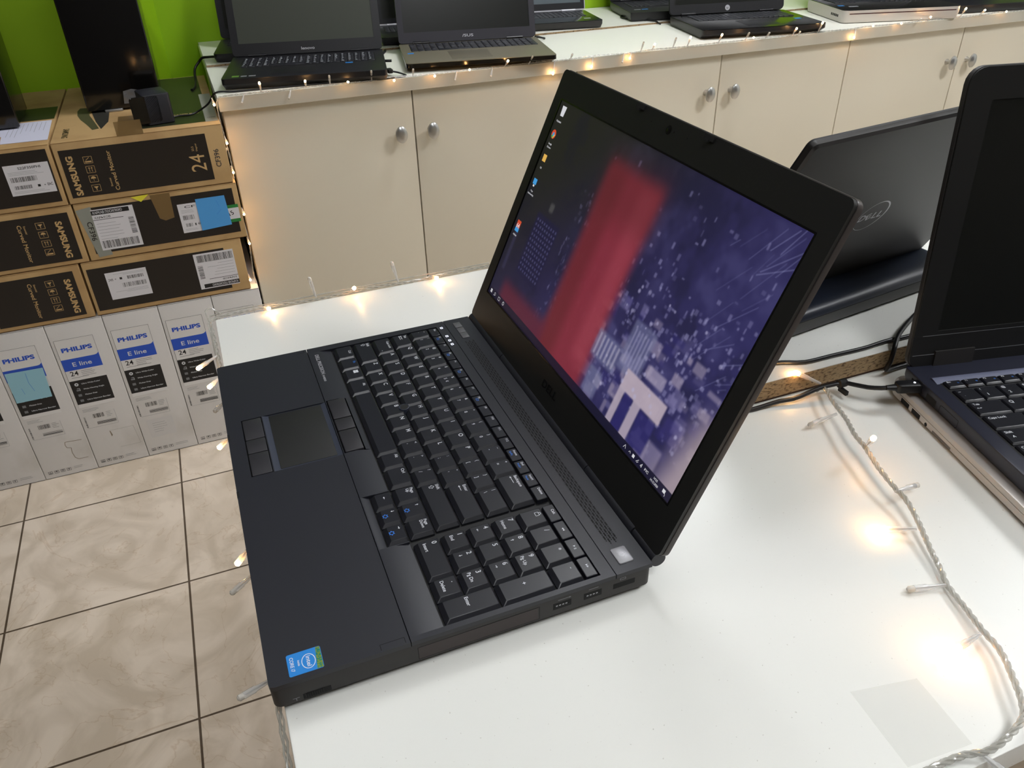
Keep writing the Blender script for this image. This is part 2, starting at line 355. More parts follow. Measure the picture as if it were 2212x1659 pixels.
def keyp(x0, x1, y0, y1, legs, name='key', small=False):
    k = MB(); key_mesh(k, x0, y0, x1, y1, ins=(.6, .8, .7, .6) if small else (1.1, 2.9, 2.3, .8), zt=24.6 if small else 25)
    ko = k.build(name, LP, None, 16)
    if legs:
        g = MB(); zt = 24.72 if small else ZT
        for L in legs:
            if callable(L): L(g, x0, y0, x1, y1, zt)
            else:
                tx, dx, dy, h = L[:4]; mt = L[4] if len(L) > 4 else INK
                g.text(tx, mt, x0 + dx, y1 - dy, zt, h * 1.16, al='l')
        if g.v: g.build('legend', ko)
RY = [(107, 125.6), (126, 144.5), (144.9, 163.4), (163.8, 182.3), (182.7, 202.6), (203, 213)]
def dual(a, b): return [(a, 3.6, 3.6, 2.1), (b, 3.4, 10.4, 2.4)]
# function row
fn = ['Esc'] + ['F%d' % i for i in range(1, 13)] + ['Home', 'End', 'Insert', 'Delete']
for i, s in enumerate(fn):
    x = 10.6 + i * 16.45; lg = [(s, 3.2, 3.0, 1.7)]
    if s in ('F1', 'F3', 'F5', 'F8'): lg.append(lambda g, a, b, c, d, z, s=s: (g.line([(a + 5, b + 3.6), (a + 8.4, b + 3.6), (a + 8.4, b + 5.2), (a + 5, b + 5.2), (a + 5, b + 3.6)], .45, z, BINK)))
    if s in ('Home', 'End', 'Insert'): lg.append(({'Home': 'SysRq', 'End': 'PrtScr', 'Insert': 'Pause'}[s], 3.2, 6.2, 1.4, BINK))
    keyp(x, x + 16.45, *RY[5], lg, small=True)
# number row
keyp(10.6, 25.6, *RY[4], dual('~', '`'))
for i, (a, b) in enumerate(zip('!@#$%^&*()_+', '1234567890-=')): keyp(25.6 + 19.02 * i, 25.6 + 19.02 * (i + 1), *RY[4], dual(a, b) + ([('€', 8, 10.4, 2)] if b == '5' else []))
def larrow(L, dx=4, dy=7.5):
    def f(g, a, b, c, d, z): g.line([(a + dx, d - dy), (a + dx + L, d - dy)], .45, z, INK); g.add([(a + dx - 1.2, d - dy, z), (a + dx + .6, d - dy - .9, z), (a + dx + .6, d - dy + .9, z)], [(0, 1, 2)], INK)
    return f
def shiftsym(g, a, b, c, d, z):
    x, y = a + 5.4, d - 8; g.line([(x - 1.8, y), (x, y + 2), (x + 1.8, y), (x + .8, y), (x + .8, y - 1.8), (x - .8, y - 1.8), (x - .8, y), (x - 1.8, y)], .4, z, INK)
keyp(253.9, 290, *RY[4], [('Backspace', 3.4, 3.6, 2.0), larrow(7)], 'backspace_key')
keyp(10.6, 34.4, *RY[3], [('Tab', 3.4, 3.6, 2.0), larrow(6), larrow(6, dy=9.2)], 'tab_key')
for i, s in enumerate('QWERTYUIOP'): keyp(34.4 + 19.02 * i, 34.4 + 19.02 * (i + 1), *RY[3], [(s, 3.6, 4.6, 3.1)])
for i, (a, b) in enumerate(zip('{}', '[]')): keyp(224.6 + 19.02 * i, 224.6 + 19.02 * (i + 1), *RY[3], dual(a, b))
keyp(262.6, 290, *RY[3], dual('|', '\\'))
keyp(10.6, 39, *RY[2], [('Caps Lock', 8, 3.4, 1.9), (lambda g, a, b, c, d, z: g.rect(c - 5, b + 6, c - 4.2, b + 6.8, z, INK))], 'caps_lock_key')
for i, s in enumerate('ASDFGHJKL'): keyp(39 + 19.05 * i, 39 + 19.05 * (i + 1), *RY[2], [(s, 3.6, 4.6, 3.1)])
keyp(210.45, 229.5, *RY[2], dual(':', ';')); keyp(229.5, 248.5, *RY[2], dual('"', "'"))
keyp(248.5, 290, *RY[2], [('Enter', 3.6, 3.6, 2.1), larrow(5)], 'enter_key')
keyp(10.6, 49.2, *RY[1], [('Shift', 3.6, 3.6, 2.1), shiftsym], 'shift_key')
for i, s in enumerate('ZXCVBNM'): keyp(49.2 + 19.05 * i, 49.2 + 19.05 * (i + 1), *RY[1], [(s, 3.6, 4.6, 3.1)])
for i, (a, b) in enumerate(zip('<>?', ',./')): keyp(182.55 + 19.05 * i, 182.55 + 19.05 * (i + 1), *RY[1], dual(a, b))
keyp(239.7, 290, *RY[1], [('Shift', 3.6, 3.6, 2.1), shiftsym], 'shift_key')
def win(g, a, b, c, d, z):
    for i in (0, 1):
        for j in (0, 1): g.rect(a + 4 + i * 2.4, d - 8.2 + j * 2.3, a + 6.2 + i * 2.4, d - 6.1 + j * 2.3, z, INK)
for x0, x1, lg, nm in ((10.6, 34, [('Ctrl', 10, 3.6, 2.1)], 'control_key'), (34, 54.5, [('Fn', 8, 3.6, 2.1, BINK)], 'key'), (54.5, 74, [win], 'key'), (74, 98.5, [('Alt', 9, 3.6, 2.1)], 'alt_key'),
                       (98.5, 191.5, [], 'space_bar'), (191.5, 211, [('Alt', 4, 3.6, 2.1)], 'alt_key'), (211, 234.5, [('Ctrl', 4, 3.6, 2.1)], 'control_key')):
    keyp(x0, x1, *RY[0], lg, nm)
gear = lambda sx: (lambda g, a, b, c, d, z: (g.line([(a + sx + 1.5 * cos(k * pi / 4), b + 5.6 + 1.5 * sin(k * pi / 4)) for k in range(9)], .5, z, BINK), [g.line([(a + sx + 1.6 * cos(k * pi / 3), b + 5.6 + 1.6 * sin(k * pi / 3)), (a + sx + 2.3 * cos(k * pi / 3), b + 5.6 + 2.3 * sin(k * pi / 3))], .5, z, BINK) for k in range(6)]))
ar = lambda d, dx=6, dy=4.6: (lambda g, a, b, c, e, z: arrow(g, a + dx, e - dy, d, z=z))
keyp(236, 254.4, 91, 106.6, [ar('l', 7, 6)], 'arrow_key'); keyp(254.4, 272.8, 91, 106.6, [ar('d', 5, 4), gear(8.5)], 'arrow_key'); keyp(272.8, 291.4, 91, 106.6, [ar('r', 5, 4), gear(8.5)], 'arrow_key')
keyp(236, 254.4, 107, 125.6, [('Page', 3.6, 3.6, 2.0), ('Up', 3.6, 6.6, 2.0)]); keyp(254.4, 272.8, 107, 125.6, [ar('u', 5, 4.6), gear(8.5)], 'arrow_key'); keyp(272.8, 291.4, 107, 125.6, [('Page', 3.6, 3.6, 2.0), ('Down', 3.6, 6.6, 2.0)])
NX = [296.4, 315.1, 333.9, 352.7, 371.4]
keyp(NX[0], NX[2], *RY[0], [('0', 3.8, 4.2, 3), ('Insert', 3.8, 11, 2.1)], 'number_pad_key')
keyp(NX[2], NX[3], *RY[0], [('.', 6, 4.2, 3), ('Delete', 3.4, 10.5, 2.1)], 'number_pad_key')
keyp(NX[3], NX[4], RY[0][0], RY[1][1], [('Enter', 3.4, 19, 2.1)], 'enter_key')
for r, row in enumerate((('1', '2', '3'), ('4', '5', '6'), ('7', '8', '9'))):
    for c_, s in enumerate(row):
        sub = {'1': 'End', '3': 'Pg Dn', '7': 'Home', '9': 'Pg Up'}.get(s); lg = [(s, 3.8, 4.2, 3)]
        if sub: lg.append((sub, 3.4, 10.5, 2.1))
        dd = {'2': 'd', '4': 'l', '6': 'r', '8': 'u'}.get(s)
        if dd: lg.append(ar(dd, 5.4, 10.5))
        keyp(NX[c_], NX[c_ + 1], *RY[1 + r], lg, 'number_pad_key')
keyp(NX[3], NX[4], RY[2][0], RY[3][1], [('+', 6, 18, 2.6)], 'number_pad_key')
def lock(g, a, b, c, d, z): g.line([(a + 5, d - 6.4), (a + 8.6, d - 6.4), (a + 8.6, d - 3.8), (a + 5, d - 3.8), (a + 5, d - 6.4)], .4, z, INK); g.line([(a + 5.8, d - 3.8), (a + 5.8, d - 2.4), (a + 7.8, d - 2.4), (a + 7.8, d - 3.8)], .4, z, INK)
for c_, lg in enumerate(([lock], [('/', 5, 5, 3)], [('*', 6, 5, 3)], [('-', 6, 5, 3)])): keyp(NX[c_], NX[c_ + 1], *RY[4], lg, 'number_pad_key')
tri = lambda *xs: (lambda g, a, b, c, d, z: [g.add([(a + 9 + x, b + 5.6, z), (a + 9 + x - s * 1.5, b + 4.7, z), (a + 9 + x - s * 1.5, b + 6.5, z)], [(0, 1, 2)], INK) for x, s in xs])
for c_, lg in enumerate(([('Calc', 6, 3.4, 1.8)], [tri((-1.6, -1), (0, -1))], [tri((0, 1)), ('ll', 10, 4.8, 1.6)], [tri((0, 1), (1.6, 1))])): keyp(NX[c_], NX[c_ + 1], *RY[5], lg, 'media_key', True)
m = MB(); m.lathe([(4.7, 20), (4.7, 25.6), (4.5, 26.1), (3.9, 26.2), (3.6, 25.8), (.2, 26)], BLUEGREY, 24, T(136, 145.3, 0)); m.lathe([(3.5, 25.9), (3.4, 26.05), (.1, 26.2)], RUB, 20, T(136, 145.3, 0)); m.build('track_point', LP)
# hinge cover strip
m = MB(); m.box(0, 223.2, 20.5, 376, 250, 24, BK); hc = m.build('hinge_cover', LP)
m = MB()
for r in range(5):
    for i in range(50):
        x = 48 + i * 6.1 + (3.05 if r % 2 else 0)
        if x > 345: continue
        m.rect(x, 230.6 + r * 1.9, x + 3.7, 231.8 + r * 1.9, 24.1, DK); m.rect(x + 4.3, 230.8 + r * 1.9, x + 5.4, 231.6 + r * 1.9, 24.1, DK)
m.build('vent_slots', hc)
m = MB(); m.slab(354.5, 229, 369, 240, 23.4, 25, SILV, r=1.5, ct=.5, cb=0)
m.line([(361.8 + 2.2 * cos(RAD(a)), 234.4 + 2.2 * sin(RAD(a))) for a in range(120, 421, 30)], .4, 25.1, PAPER); m.line([(361.8, 234.6), (361.8, 237.2)], .4, 25.1, PAPER); m.build('power_button', LP)
for x in (9, 20.5, 31.5):
    m = MB(); m.slab(x, 230.6, x + 10.4, 238, 23.4, 24.8, P('volbtn', (84, 84, 86), .4) if 'volbtn' not in MATS else MATS['volbtn'], r=.8, ct=.4, cb=0); m.text('-' if x == 31.5 else '+', GREYINK, x + 5, 234.2, 24.9, 1.6); m.build('volume_button', LP)
m = MB()
for x in (13, 31, 40, 48): m.line([(x - 1.4, 216.6), (x + 1.4, 216.6), (x + 1.4, 218.6), (x - 1.4, 218.6), (x - 1.4, 216.6)], .6, 24.1, P('indicator', (230, 235, 255), .4, emit=1.4) if 'indicator' not in MATS else MATS['indicator'])
m.build('indicator_lights', LP)
# sticker
m = MB(); m.slab(356.6, 12.2, 372.8, 32.4, 24.02, 24.15, STK, r=1.2, ct=0, cb=0)
cx, cy = 365.2, 24.4
m.line([(cx + 5.2 * cos(RAD(a)), cy + 3.9 * sin(RAD(a))) for a in range(0, 361, 15)], .45, 24.2, INK)
m.text('intel', INK, cx, cy + .2, 24.22, 2.6, w=7.6); m.text('inside', INK, cx - .6, 18.8, 24.22, 1.3); m.text('CORE i7', INK, 364.4, 14.9, 24.22, 2.1, w=10.5)
m.prism([(356.9, 29.6), (372.5, 28.4), (372.5, 32.1), (356.9, 32.1)], 24.16, 24.19, HOLO); m.build('processor_sticker', LP)
m = MB(); m.line([(370.5, 66), (370.5, 81), (374.8, 81)], .45, 24.08, DK); m.line([(370.5, 66), (374.8, 66)], .45, 24.08, DK); m.line([(1.5, 81), (5.5, 81), (5.5, 74)], .45, 24.08, DK)
for x in (118, 195): m.box(x - 3.5, -.15, 19, x + 3.5, 1.6, 24.12, DK)
m.build('latch_slots', LP)
# right side ports
RS = FX(376.05)
def port(x0, x1, z0, z1, nm='usb_port', inner=True):
    p = MB(); p.rect(x0, z0, x1, z1, .02, DK, RS)
    if inner:
        p.box(x0 + 1, z0 + 1.2, .03, x1 - 1, z0 + 2.2, .25, RUB, RS)
        for k in range(4): p.rect(x0 + 2 + k * (x1 - x0 - 4) / 4, z0 + 2.4, x0 + 3.4 + k * (x1 - x0 - 4) / 4, z0 + 3.4, .06, SILV, RS)
    p.build(nm, LP)
port(177.5, 190.5, 10.5, 16.2); port(199.5, 212.5, 10.5, 16.2); port(221, 237.2, 11.4, 16, 'display_port', False)
m = MB(); m.rect(87.5, 7, 167, 17.4, .02, BAY, RS)
m.line([(87.5, 17.4), (87.5, 7), (168, 7), (168, 18), (87.5, 17.4)], .35, .06, DK, RS); m.build('drive_bay_panel', LP)
m = MB(); m.rect(17, 6, 33.5, 10.6, .02, DK, RS)
for k in range(9): m.box(18.2 + k * 1.3, 6.3, .03, 18.8 + k * 1.3, 10.3, .5, RUB, RS)
m.build('wireless_switch', LP)
m = MB(); m.line([(176 + 5, 18.2), (189, 18.2)], .5, .05, GREYINK, RS); m.add([(189, 17.5, .05), (190.4, 18.2, .05), (189, 18.9, .05)], [(0, 1, 2)], GREYINK, RS)
m.line([(203, 18.6), (210, 18.6)], .5, .05, GREYINK, RS); m.line([(226, 18), (230, 18), (230, 19.6), (226, 19.6), (226, 18)], .4, .05, GREYINK, RS)
m.line([(11, 9), (15, 9)], .5, .05, GREYINK, RS); m.line([(13, 6.6), (13, 9)], .5, .05, GREYINK, RS); m.build('port_symbols', LP)
# lid: local frame (x along width, s up the screen, n towards the viewer), origin at the screen's bottom line
TA = RAD(24.175)
LM = Matrix(((1, 0, 0, 0), (0, sin(TA), -cos(TA), 267.45), (0, cos(TA), sin(TA), 57.13), (0, 0, 0, 1)))
m = MB(); m.frame(.6, -33.5, 375.4, 219.2, (15.4, 33.5, 15.4, 25.7), -3.2, 0, BEZ, r=5); bz = m.build('bezel', LP, LM)
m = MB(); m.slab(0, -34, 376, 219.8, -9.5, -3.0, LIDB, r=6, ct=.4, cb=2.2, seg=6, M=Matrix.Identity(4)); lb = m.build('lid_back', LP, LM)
m = MB(); m.frame(14.6, -1.4, 361.4, 194.9, (1.4, 1.4, 1.4, 1.4), -1.2, .12, GLOSS, r=.6); m.build('screen_gasket', LP, LM)
m = MB(); m.text('DELL', GLOSS, 184, -16.5, .5, 6.4, w=27); m.build('lid_logo', bz, None)
for x in (142.5, 236.5):
    m = MB(); m.box(x - 5.5, 215, .02, x + 5.5, 218.6, 1.6, RUB); m.box(x - 2, 213.8, 1.4, x + 2, 215.6, 2.6, RUB); m.build('latch_hook', bz)
m = MB(); m.lathe([(3.4, 0), (3.4, .15), (2.4, .1), (2, .2), (.1, .25)], GLOSS, 20, T(188, 210, 0)); m.rect(194.5, 209.4, 196, 210.8, .05, DK)
m.rect(162.4, 209.6, 163.4, 210.6, .05, DK); m.rect(212.4, 209.6, 213.4, 210.6, .05, DK); m.build('webcam', bz)
m = MB(); 
for x0, x1 in ((2, 90.6), (91.4, 270.6), (271.4, 344.4), (345, 373)): m.cyl((x0, 256.2, 21.6), (x1, 256.2, 21.6), 6.3 if x1 < 345 else 5.6, BKS if False else BK, n=20)
m.build('hinge_barrel', LP)
# screen with wallpaper computed per vertex
def wallpaper():
    nx, ny = 517, 291; X, Y = np.meshgrid(np.linspace(0, 344, nx), np.linspace(0, 193.5, ny))
    rg = np.random.RandomState(5)
    def vnoise(sc_, seed):
        r = np.random.RandomState(seed); g = r.rand(int(193.5 / sc_) + 3, int(344 / sc_) + 3); fx, fy = X / sc_, Y / sc_; ix, iy = fx.astype(int), fy.astype(int); tx, ty = fx - ix, fy - iy
        tx = tx * tx * (3 - 2 * tx); ty = ty * ty * (3 - 2 * ty)
        return (g[iy, ix] * (1 - tx) + g[iy, ix + 1] * tx) * (1 - ty) + (g[iy + 1, ix] * (1 - tx) + g[iy + 1, ix + 1] * tx) * ty
    sm = lambda a, b, t: np.clip((t - a) / (b - a), 0, 1) ** 2 * (3 - 2 * np.clip((t - a) / (b - a), 0, 1))
    C = np.zeros((ny, nx, 3)); u = X / 344; v = Y / 193.5
    def mix(col, a): 
        for k in range(3): C[..., k] = C[..., k] * (1 - a) + col[k] * a
    mix((34, 34, 28), np.ones_like(u)); mix((38, 34, 68), sm(.05, .6, u * .75 + (1 - v) * .55 - .1)); mix((54, 51, 104), sm(.45, 1.25, u + (1 - v) * .45) * .8)
    n1 = vnoise(26, 1) * .5 + vnoise(11, 2) * .3 + vnoise(5, 3) * .2
    mix((92, 90, 140), sm(.45, .85, n1) * sm(.2, .6, u) * (.25 + .35 * (1 - v))); mix((20, 20, 40), sm(.5, .2, n1) * .35)
    def rect(x0, y0, x1, y1, col, a, s=1.2, sh=0.):
        xx = X + (Y - y0) * sh; mm = sm(x0 - s, x0 + s, xx) * (1 - sm(x1 - s, x1 + s, xx)) * sm(y0 - s, y0 + s, Y) * (1 - sm(y1 - s, y1 + s, Y)); mix(col, mm * a)
    def dot(x, y, r, col, a): mix(col, (1 - sm(r * .4, r * 1.3, np.hypot(X - x, Y - y))) * a)
    # distant lights and out of focus roofs
    for k in range(560):
        x = rg.uniform(95, 344); y = rg.uniform(30, 190) * (.3 + .7 * rg.rand()) ; a = rg.uniform(.15, .55) * (.35 + .65 * min(1, (x - 60) / 200))
        rect(x, y, x + rg.uniform(1, 4), y + rg.uniform(1, 5), (165, 162, 205), a, .7)
    for k in range(110):
        x = rg.uniform(180, 344); y = rg.uniform(5, 90); w_ = rg.uniform(4, 16); h_ = rg.uniform(3, 12)
        rect(x, y, x + w_, y + h_, [(172, 160, 182), (46, 42, 104), (130, 124, 170)][k % 3], rg.uniform(.25, .7), 1.4, rg.uniform(-.1, .1))
    # tower with rows of windows at the left
    rect(36, 38, 82, 98, (30, 28, 60), .8, 2)
    for i in range(9):
        for j in range(11): rect(39 + i * 4.8, 42 + j * 4.9, 41.4 + i * 4.8, 44.4 + j * 4.9, (108, 106, 150), .5, .6)
    rect(8, 30, 14, 70, (60, 58, 90), .5, 2); rect(52, 104, 60, 112, (110, 110, 105), .5, 2)
    # plain red block standing out of focus in the middle of the city
    rect(118, -5, 200, 172, (140, 46, 60), .92, 9); rect(118, 0, 146, 170, (92, 32, 38), .55, 10); rect(172, 20, 194, 165, (176, 76, 92), .4, 9); rect(112, 130, 205, 180, (90, 34, 38), .4, 16)
    rect(24, -5, 122, 24, (104, 34, 54), .8, 8)
    # bright roofs in the foreground
    for (a, b, c, d) in ((196, 36, 232, 58), (232, 44, 262, 84), (204, 8, 224, 30)): rect(a, b, c, d, (120, 124, 160), .6, 2)
    for i in range(6): rect(199 + i * 5.6, 38, 201.6 + i * 5.6, 56, (180, 176, 198), .6, .9); rect(236 + i * 4.2, 50, 238 + i * 4.2, 78, (160, 158, 192), .5, .9)
    rect(247, 34, 302, 50, (192, 176, 190), .95, 1.2); rect(247, 6, 255, 36, (186, 172, 188), .9, 1.2); rect(268, 6, 278, 36, (186, 172, 188), .9, 1.2); rect(256, 6, 267, 34, (44, 40, 104), .9, 1.2); rect(280, 8, 300, 33, (48, 44, 108), .85, 1.6)
    rect(268, 54, 290, 64, (176, 166, 190), .7, 1.5); rect(300, 6, 318, 22, (160, 150, 178), .6, 2); rect(306, 30, 326, 46, (60, 54, 116), .6, 3)
    mix((186, 168, 172), sm(318, 352, X + (60 - Y) * .25) * (1 - sm(52, 82, Y)) * .85)
    for k in range(45): dot(rg.uniform(200, 340), rg.uniform(20, 110), rg.uniform(.9, 2.1), (190, 186, 220), rg.uniform(.3, .7))
    # thin rain like scratches
    for k in range(22):
        x0, y0 = rg.uniform(285, 335), rg.uniform(70, 175); ang = rg.uniform(.5, 1.15); L = rg.uniform(8, 45)
        d = (X - x0) * cos(ang) + (Y - y0) * sin(ang); e = np.abs(-(X - x0) * sin(ang) + (Y - y0) * cos(ang))
        mix((176, 180, 224), (1 - sm(.1, .8, e)) * (d > 0) * (d < L) * rg.uniform(.08, .3))
    # taskbar
    C[Y < 7.0] = C[Y < 7.0] * .12 + np.array((22, 20, 44)) * .85
    C *= .94
    S = C / 255; Ln = np.where(S < .04045, S / 12.92, ((S + .055) / 1.055) ** 2.4)
    verts = np.stack([X, Y, np.zeros_like(X)], -1).reshape(-1, 3) * .001
    i = np.arange((ny - 1) * (nx - 1)); r = i // (nx - 1); c = i % (nx - 1); a = r * nx + c
    faces = np.stack([a, a + 1, a + nx + 1, a + nx], -1)
    me = bpy.data.meshes.new('screen'); me.from_pydata(verts.tolist(), [], faces.tolist())
    at = me.color_attributes.new('wallpaper', 'FLOAT_COLOR', 'POINT'); at.data.foreach_set('color', np.concatenate([Ln.reshape(-1, 3), np.ones((nx * ny, 1))], 1).astype(np.float32).ravel())
    mt = bpy.data.materials.new('lit_screen'); mt.use_nodes = True; nt = mt.node_tree; b = nt.nodes['Principled BSDF']
    b.inputs['Base Color'].default_value = (.006, .006, .007, 1); b.inputs['Roughness'].default_value = .5; b.inputs['Specular IOR Level'].default_value = .3
    vc = nt.nodes.new('ShaderNodeVertexColor'); vc.layer_name = 'wallpaper'; nt.links.new(vc.outputs[0], b.inputs['Emission Color']); b.inputs['Emission Strength'].default_value = .82
    me.materials.append(mt); o = bpy.data.objects.new('screen', me); COL.objects.link(o); o.parent = LP
    M2 = LM @ T(16, 0, -.7); M2.translation = M2.translation / 1000; o.matrix_local = M2
    return o
SCR = wallpaper()
def em(n, rgb, s=.75): return MATS.get(n) or P(n, (5, 5, 5), .5, emit=s, emrgb=rgb)
EW, EG, ER, EY, EB = em('icon_white', (225, 225, 230)), em('icon_green', (60, 160, 80)), em('icon_red', (215, 80, 50)), em('icon_yellow', (235, 185, 90)), em('icon_blue', (70, 160, 225))
def part(name, fn, parent=SCR):
    g = MB(); fn(g); return g.build(name, parent)
part('desktop_icon', lambda m: (m.prism([(7, 181), (13, 181), (14, 190), (6, 190)], .05, .1, EW), m.text('Корзина', EW, 9, 176, .15, 1.6)))
part('desktop_icon', lambda m: (m.lathe([(4.2, .05), (4.2, .1)], ER, 18, T(8.5, 164, 0)), m.add([(8.5, 164, .15), (4.6, 162, .15), (8.5, 159.8, .15)], [(0, 1, 2)], EG), m.add([(8.5, 164, .15), (12.6, 164, .15), (8.5, 159.8, .15)], [(0, 1, 2)], EY), m.lathe([(1.7, .15), (1.7, .2)], EB, 12, T(8.5, 164, 0)), m.text('Google', EW, 9, 155, .15, 1.6), m.text('Chrome', EW, 9, 151.8, .15, 1.6)))
part('desktop_icon', lambda m: (m.rect(5.6, 138, 12.4, 144.6, .1, EY), m.text('DB', EW, 9, 132, .15, 1.6)))
part('desktop_icon', lambda m: (m.rect(5, 115.6, 12, 121, .1, EB), m.rect(7, 113.4, 10, 115.2, .1, EW), m.text('Этот', EW, 9, 109, .15, 1.6), m.text('компьютер', EW, 9, 106, .15, 1.6)))
part('desktop_icon', lambda m: (m.rect(5.2, 72, 13, 79, .1, ER), m.rect(5.2, 68, 13, 72, .1, EB), m.text('64', EW, 9, 74, .2, 4.4), m.text('AIDA64', EW, 9, 64.6, .15, 1.6)))
part('start_button', lambda m: [m.rect(5 + i * 1.8, 2 + j * 1.8, 6.6 + i * 1.8, 3.6 + j * 1.8, .12, EW) for i in (0, 1) for j in (0, 1)])
part('taskbar_icon', lambda m: (m.line([(16 + 1.4 * cos(RAD(a)), 3.8 + 1.4 * sin(RAD(a))) for a in range(0, 361, 30)], .35, .12, EW), m.line([(15, 2.8), (14, 1.8)], .4, .12, EW)))
part('taskbar_icon', lambda m: m.line([(25, 2), (29, 2), (29, 5), (25, 5), (25, 2)], .35, .12, EW))
part('taskbar_icon', lambda m: m.line([(38 + 1.6 * cos(RAD(a)), 3.6 + 1.6 * sin(RAD(a))) for a in range(0, 361, 30)], .5, .12, EW))
part('tray_icon', lambda m: m.line([(280, 2.2), (281.6, 5), (283, 2.4)], .4, .12, EW))
part('tray_icon', lambda m: m.line([(287.6, 3), (288.8, 4.4), (290, 3)], .35, .12, EW))
part('tray_icon', lambda m: m.rect(292.6, 2.4, 295.4, 4.8, .12, EW))
part('tray_icon', lambda m: (m.line([(298.4, 2.4), (301, 5)], .4, .12, EW), m.line([(299.6, 2.2), (301.2, 3.6)], .4, .12, EW)))
part('tray_icon', lambda m: m.line([(304.4, 2.6), (306, 5), (306, 2.2), (304.4, 3.6)], .4, .12, EW))
part('language_text', lambda m: m.text('РУС', EW, 312.4, 3.6, .12, 1.9))
part('clock_text', lambda m: (m.text('14:25', EW, 324, 5.0, .12, 1.6), m.text('14.12.2020', EW, 324, 2.1, .12, 1.6)))
part('tray_icon', lambda m: (m.rect(334, 2.6, 337.2, 5.2, .12, EW), m.text('2', EW, 337.6, 2.0, .14, 1.5)))

# ================================================================== generic laptop
def laptop(label, loc, yaw, W, D, tb, lh, tilt, body, deck, bezel, screen, hy=None, lt=7, back=None, kb=None, trim=None, logo=None, sticker=None, pad=None, bw=(14, 22, 14, 14), r=8, name='laptop', group=None, keys=True, legend=.5, drop=0, hinge=True, wide_keys=True, lidr=None, extra=None, cx=6, well=None):
    t = thing(name, label, 'laptop', loc, yaw, group); hy = D - 4 if hy is None else hy
    m = MB(); m.rings([[(x, y + (cx - 3) * (1 - y / D), 1.6) for x, y in rrect(0, 0, W, D, r, 3)], [(x, y, 1.6 + tb * .45) for x, y in rrect(0, 0, W, D, r)], [(x, y, tb - 1.6) for x, y in rrect(0, 0, W, D, r)]], body); m.build('base', t)
    m = MB()
    for a in ((15, 8 + cx), (W - 40, 8 + cx), (15, D - 30), (W - 40, D - 30)): m.slab(a[0], a[1], a[0] + 25, a[1] + 8, 0, 1.8, RUB, r=3, ct=.2, cb=.2)
    m.build('rubber_feet', t)
    m = MB(); m.slab(0, 0, W, D, tb - 1.6, tb, deck, r=r, ct=.7, cb=.1); m.build('deck', t)
    if kb:
        x0, y0, x1, y1 = kb; g = MB(); g.rect(x0 - 1.5, y0 - 1.5, x1 + 1.5, y1 + 1.5, tb + .05, well or WELL)
        rows = 6; rh = (y1 - y0) / rows; lg = MB(); rnd = random.Random(int(W * 7 + loc[1]))
        for rr in range(rows):
            n = 19 if wide_keys else 14; kw = (x1 - x0) / n; i = 0
            while i < n:
                span = 1
                if rr == 0 and i == (4 if wide_keys else 3): span = 5
                a = x0 + i * kw; key_mesh(g, a, y0 + rr * rh, a + kw * span, y0 + (rr + 1) * rh, tb + .05, tb + 1.6, KEY, .5, (.5, .6, .5, .5))
                if span == 1 and rnd.random() < legend * 1.8: lg.rect(a + kw * .25, y0 + (rr + .5) * rh, a + kw * (.25 + .25 * rnd.random() + .12), y0 + (rr + .72) * rh, tb + 1.75, INK if legend > .4 else GREYINK)
                i += span
        kk = g.build('keyboard', t)
        if lg.v: lg.build('legend', kk)
    if pad: m = MB(); m.slab(pad[0], pad[1], pad[2], pad[3], tb - .1, tb + .25, pad[4], r=1.5, ct=.1, cb=0); m.build('touchpad', t)
    if sticker:
        for (sx, sy, sw, sh, sm_) in sticker: m = MB(); m.slab(sx, sy, sx + sw, sy + sh, tb, tb + .2, sm_, r=1, ct=0, cb=0); m.build('sticker', t)
    a = RAD(tilt); M = Matrix(((1, 0, 0, 0), (0, sin(a), -cos(a), hy), (0, cos(a), sin(a), tb + 1 - drop), (0, 0, 0, 1)))
    lr = lidr or r
    m = MB(); m.slab(0, 0, W, lh, -lt, -1.8, back or body, r=lr, ct=.2, cb=2); lb = m.build('lid_back', t, M)
    m = MB(); m.frame(.5, .5, W - .5, lh - .5, bw, -1.9, 0, bezel, r=lr); bz = m.build('bezel', t, M)
    m = MB(); m.rect(bw[0] - 1, bw[1] - 1, W - bw[2] + 1, lh - bw[3] + 1, -1.2, screen); m.build('screen', t, M)
    if trim: m = MB(); m.frame(-.4, -.4, W + .4, lh + .4, (2.4, 4, 2.4, 2.4), -2.6, .5, trim, r=lr); m.build('trim', t, M)
    if hinge:
        for x in (W * .1, W * .9 - 40): m = MB(); m.cyl((x, hy, tb + 1.5), (x + 40, hy, tb + 1.5), 3.4, trim or body); m.build('hinge', t)
    if logo: m = MB(); logo(m, W, lh); m.build('logo', bz)
    return t, M, tb
C34 = 36.05
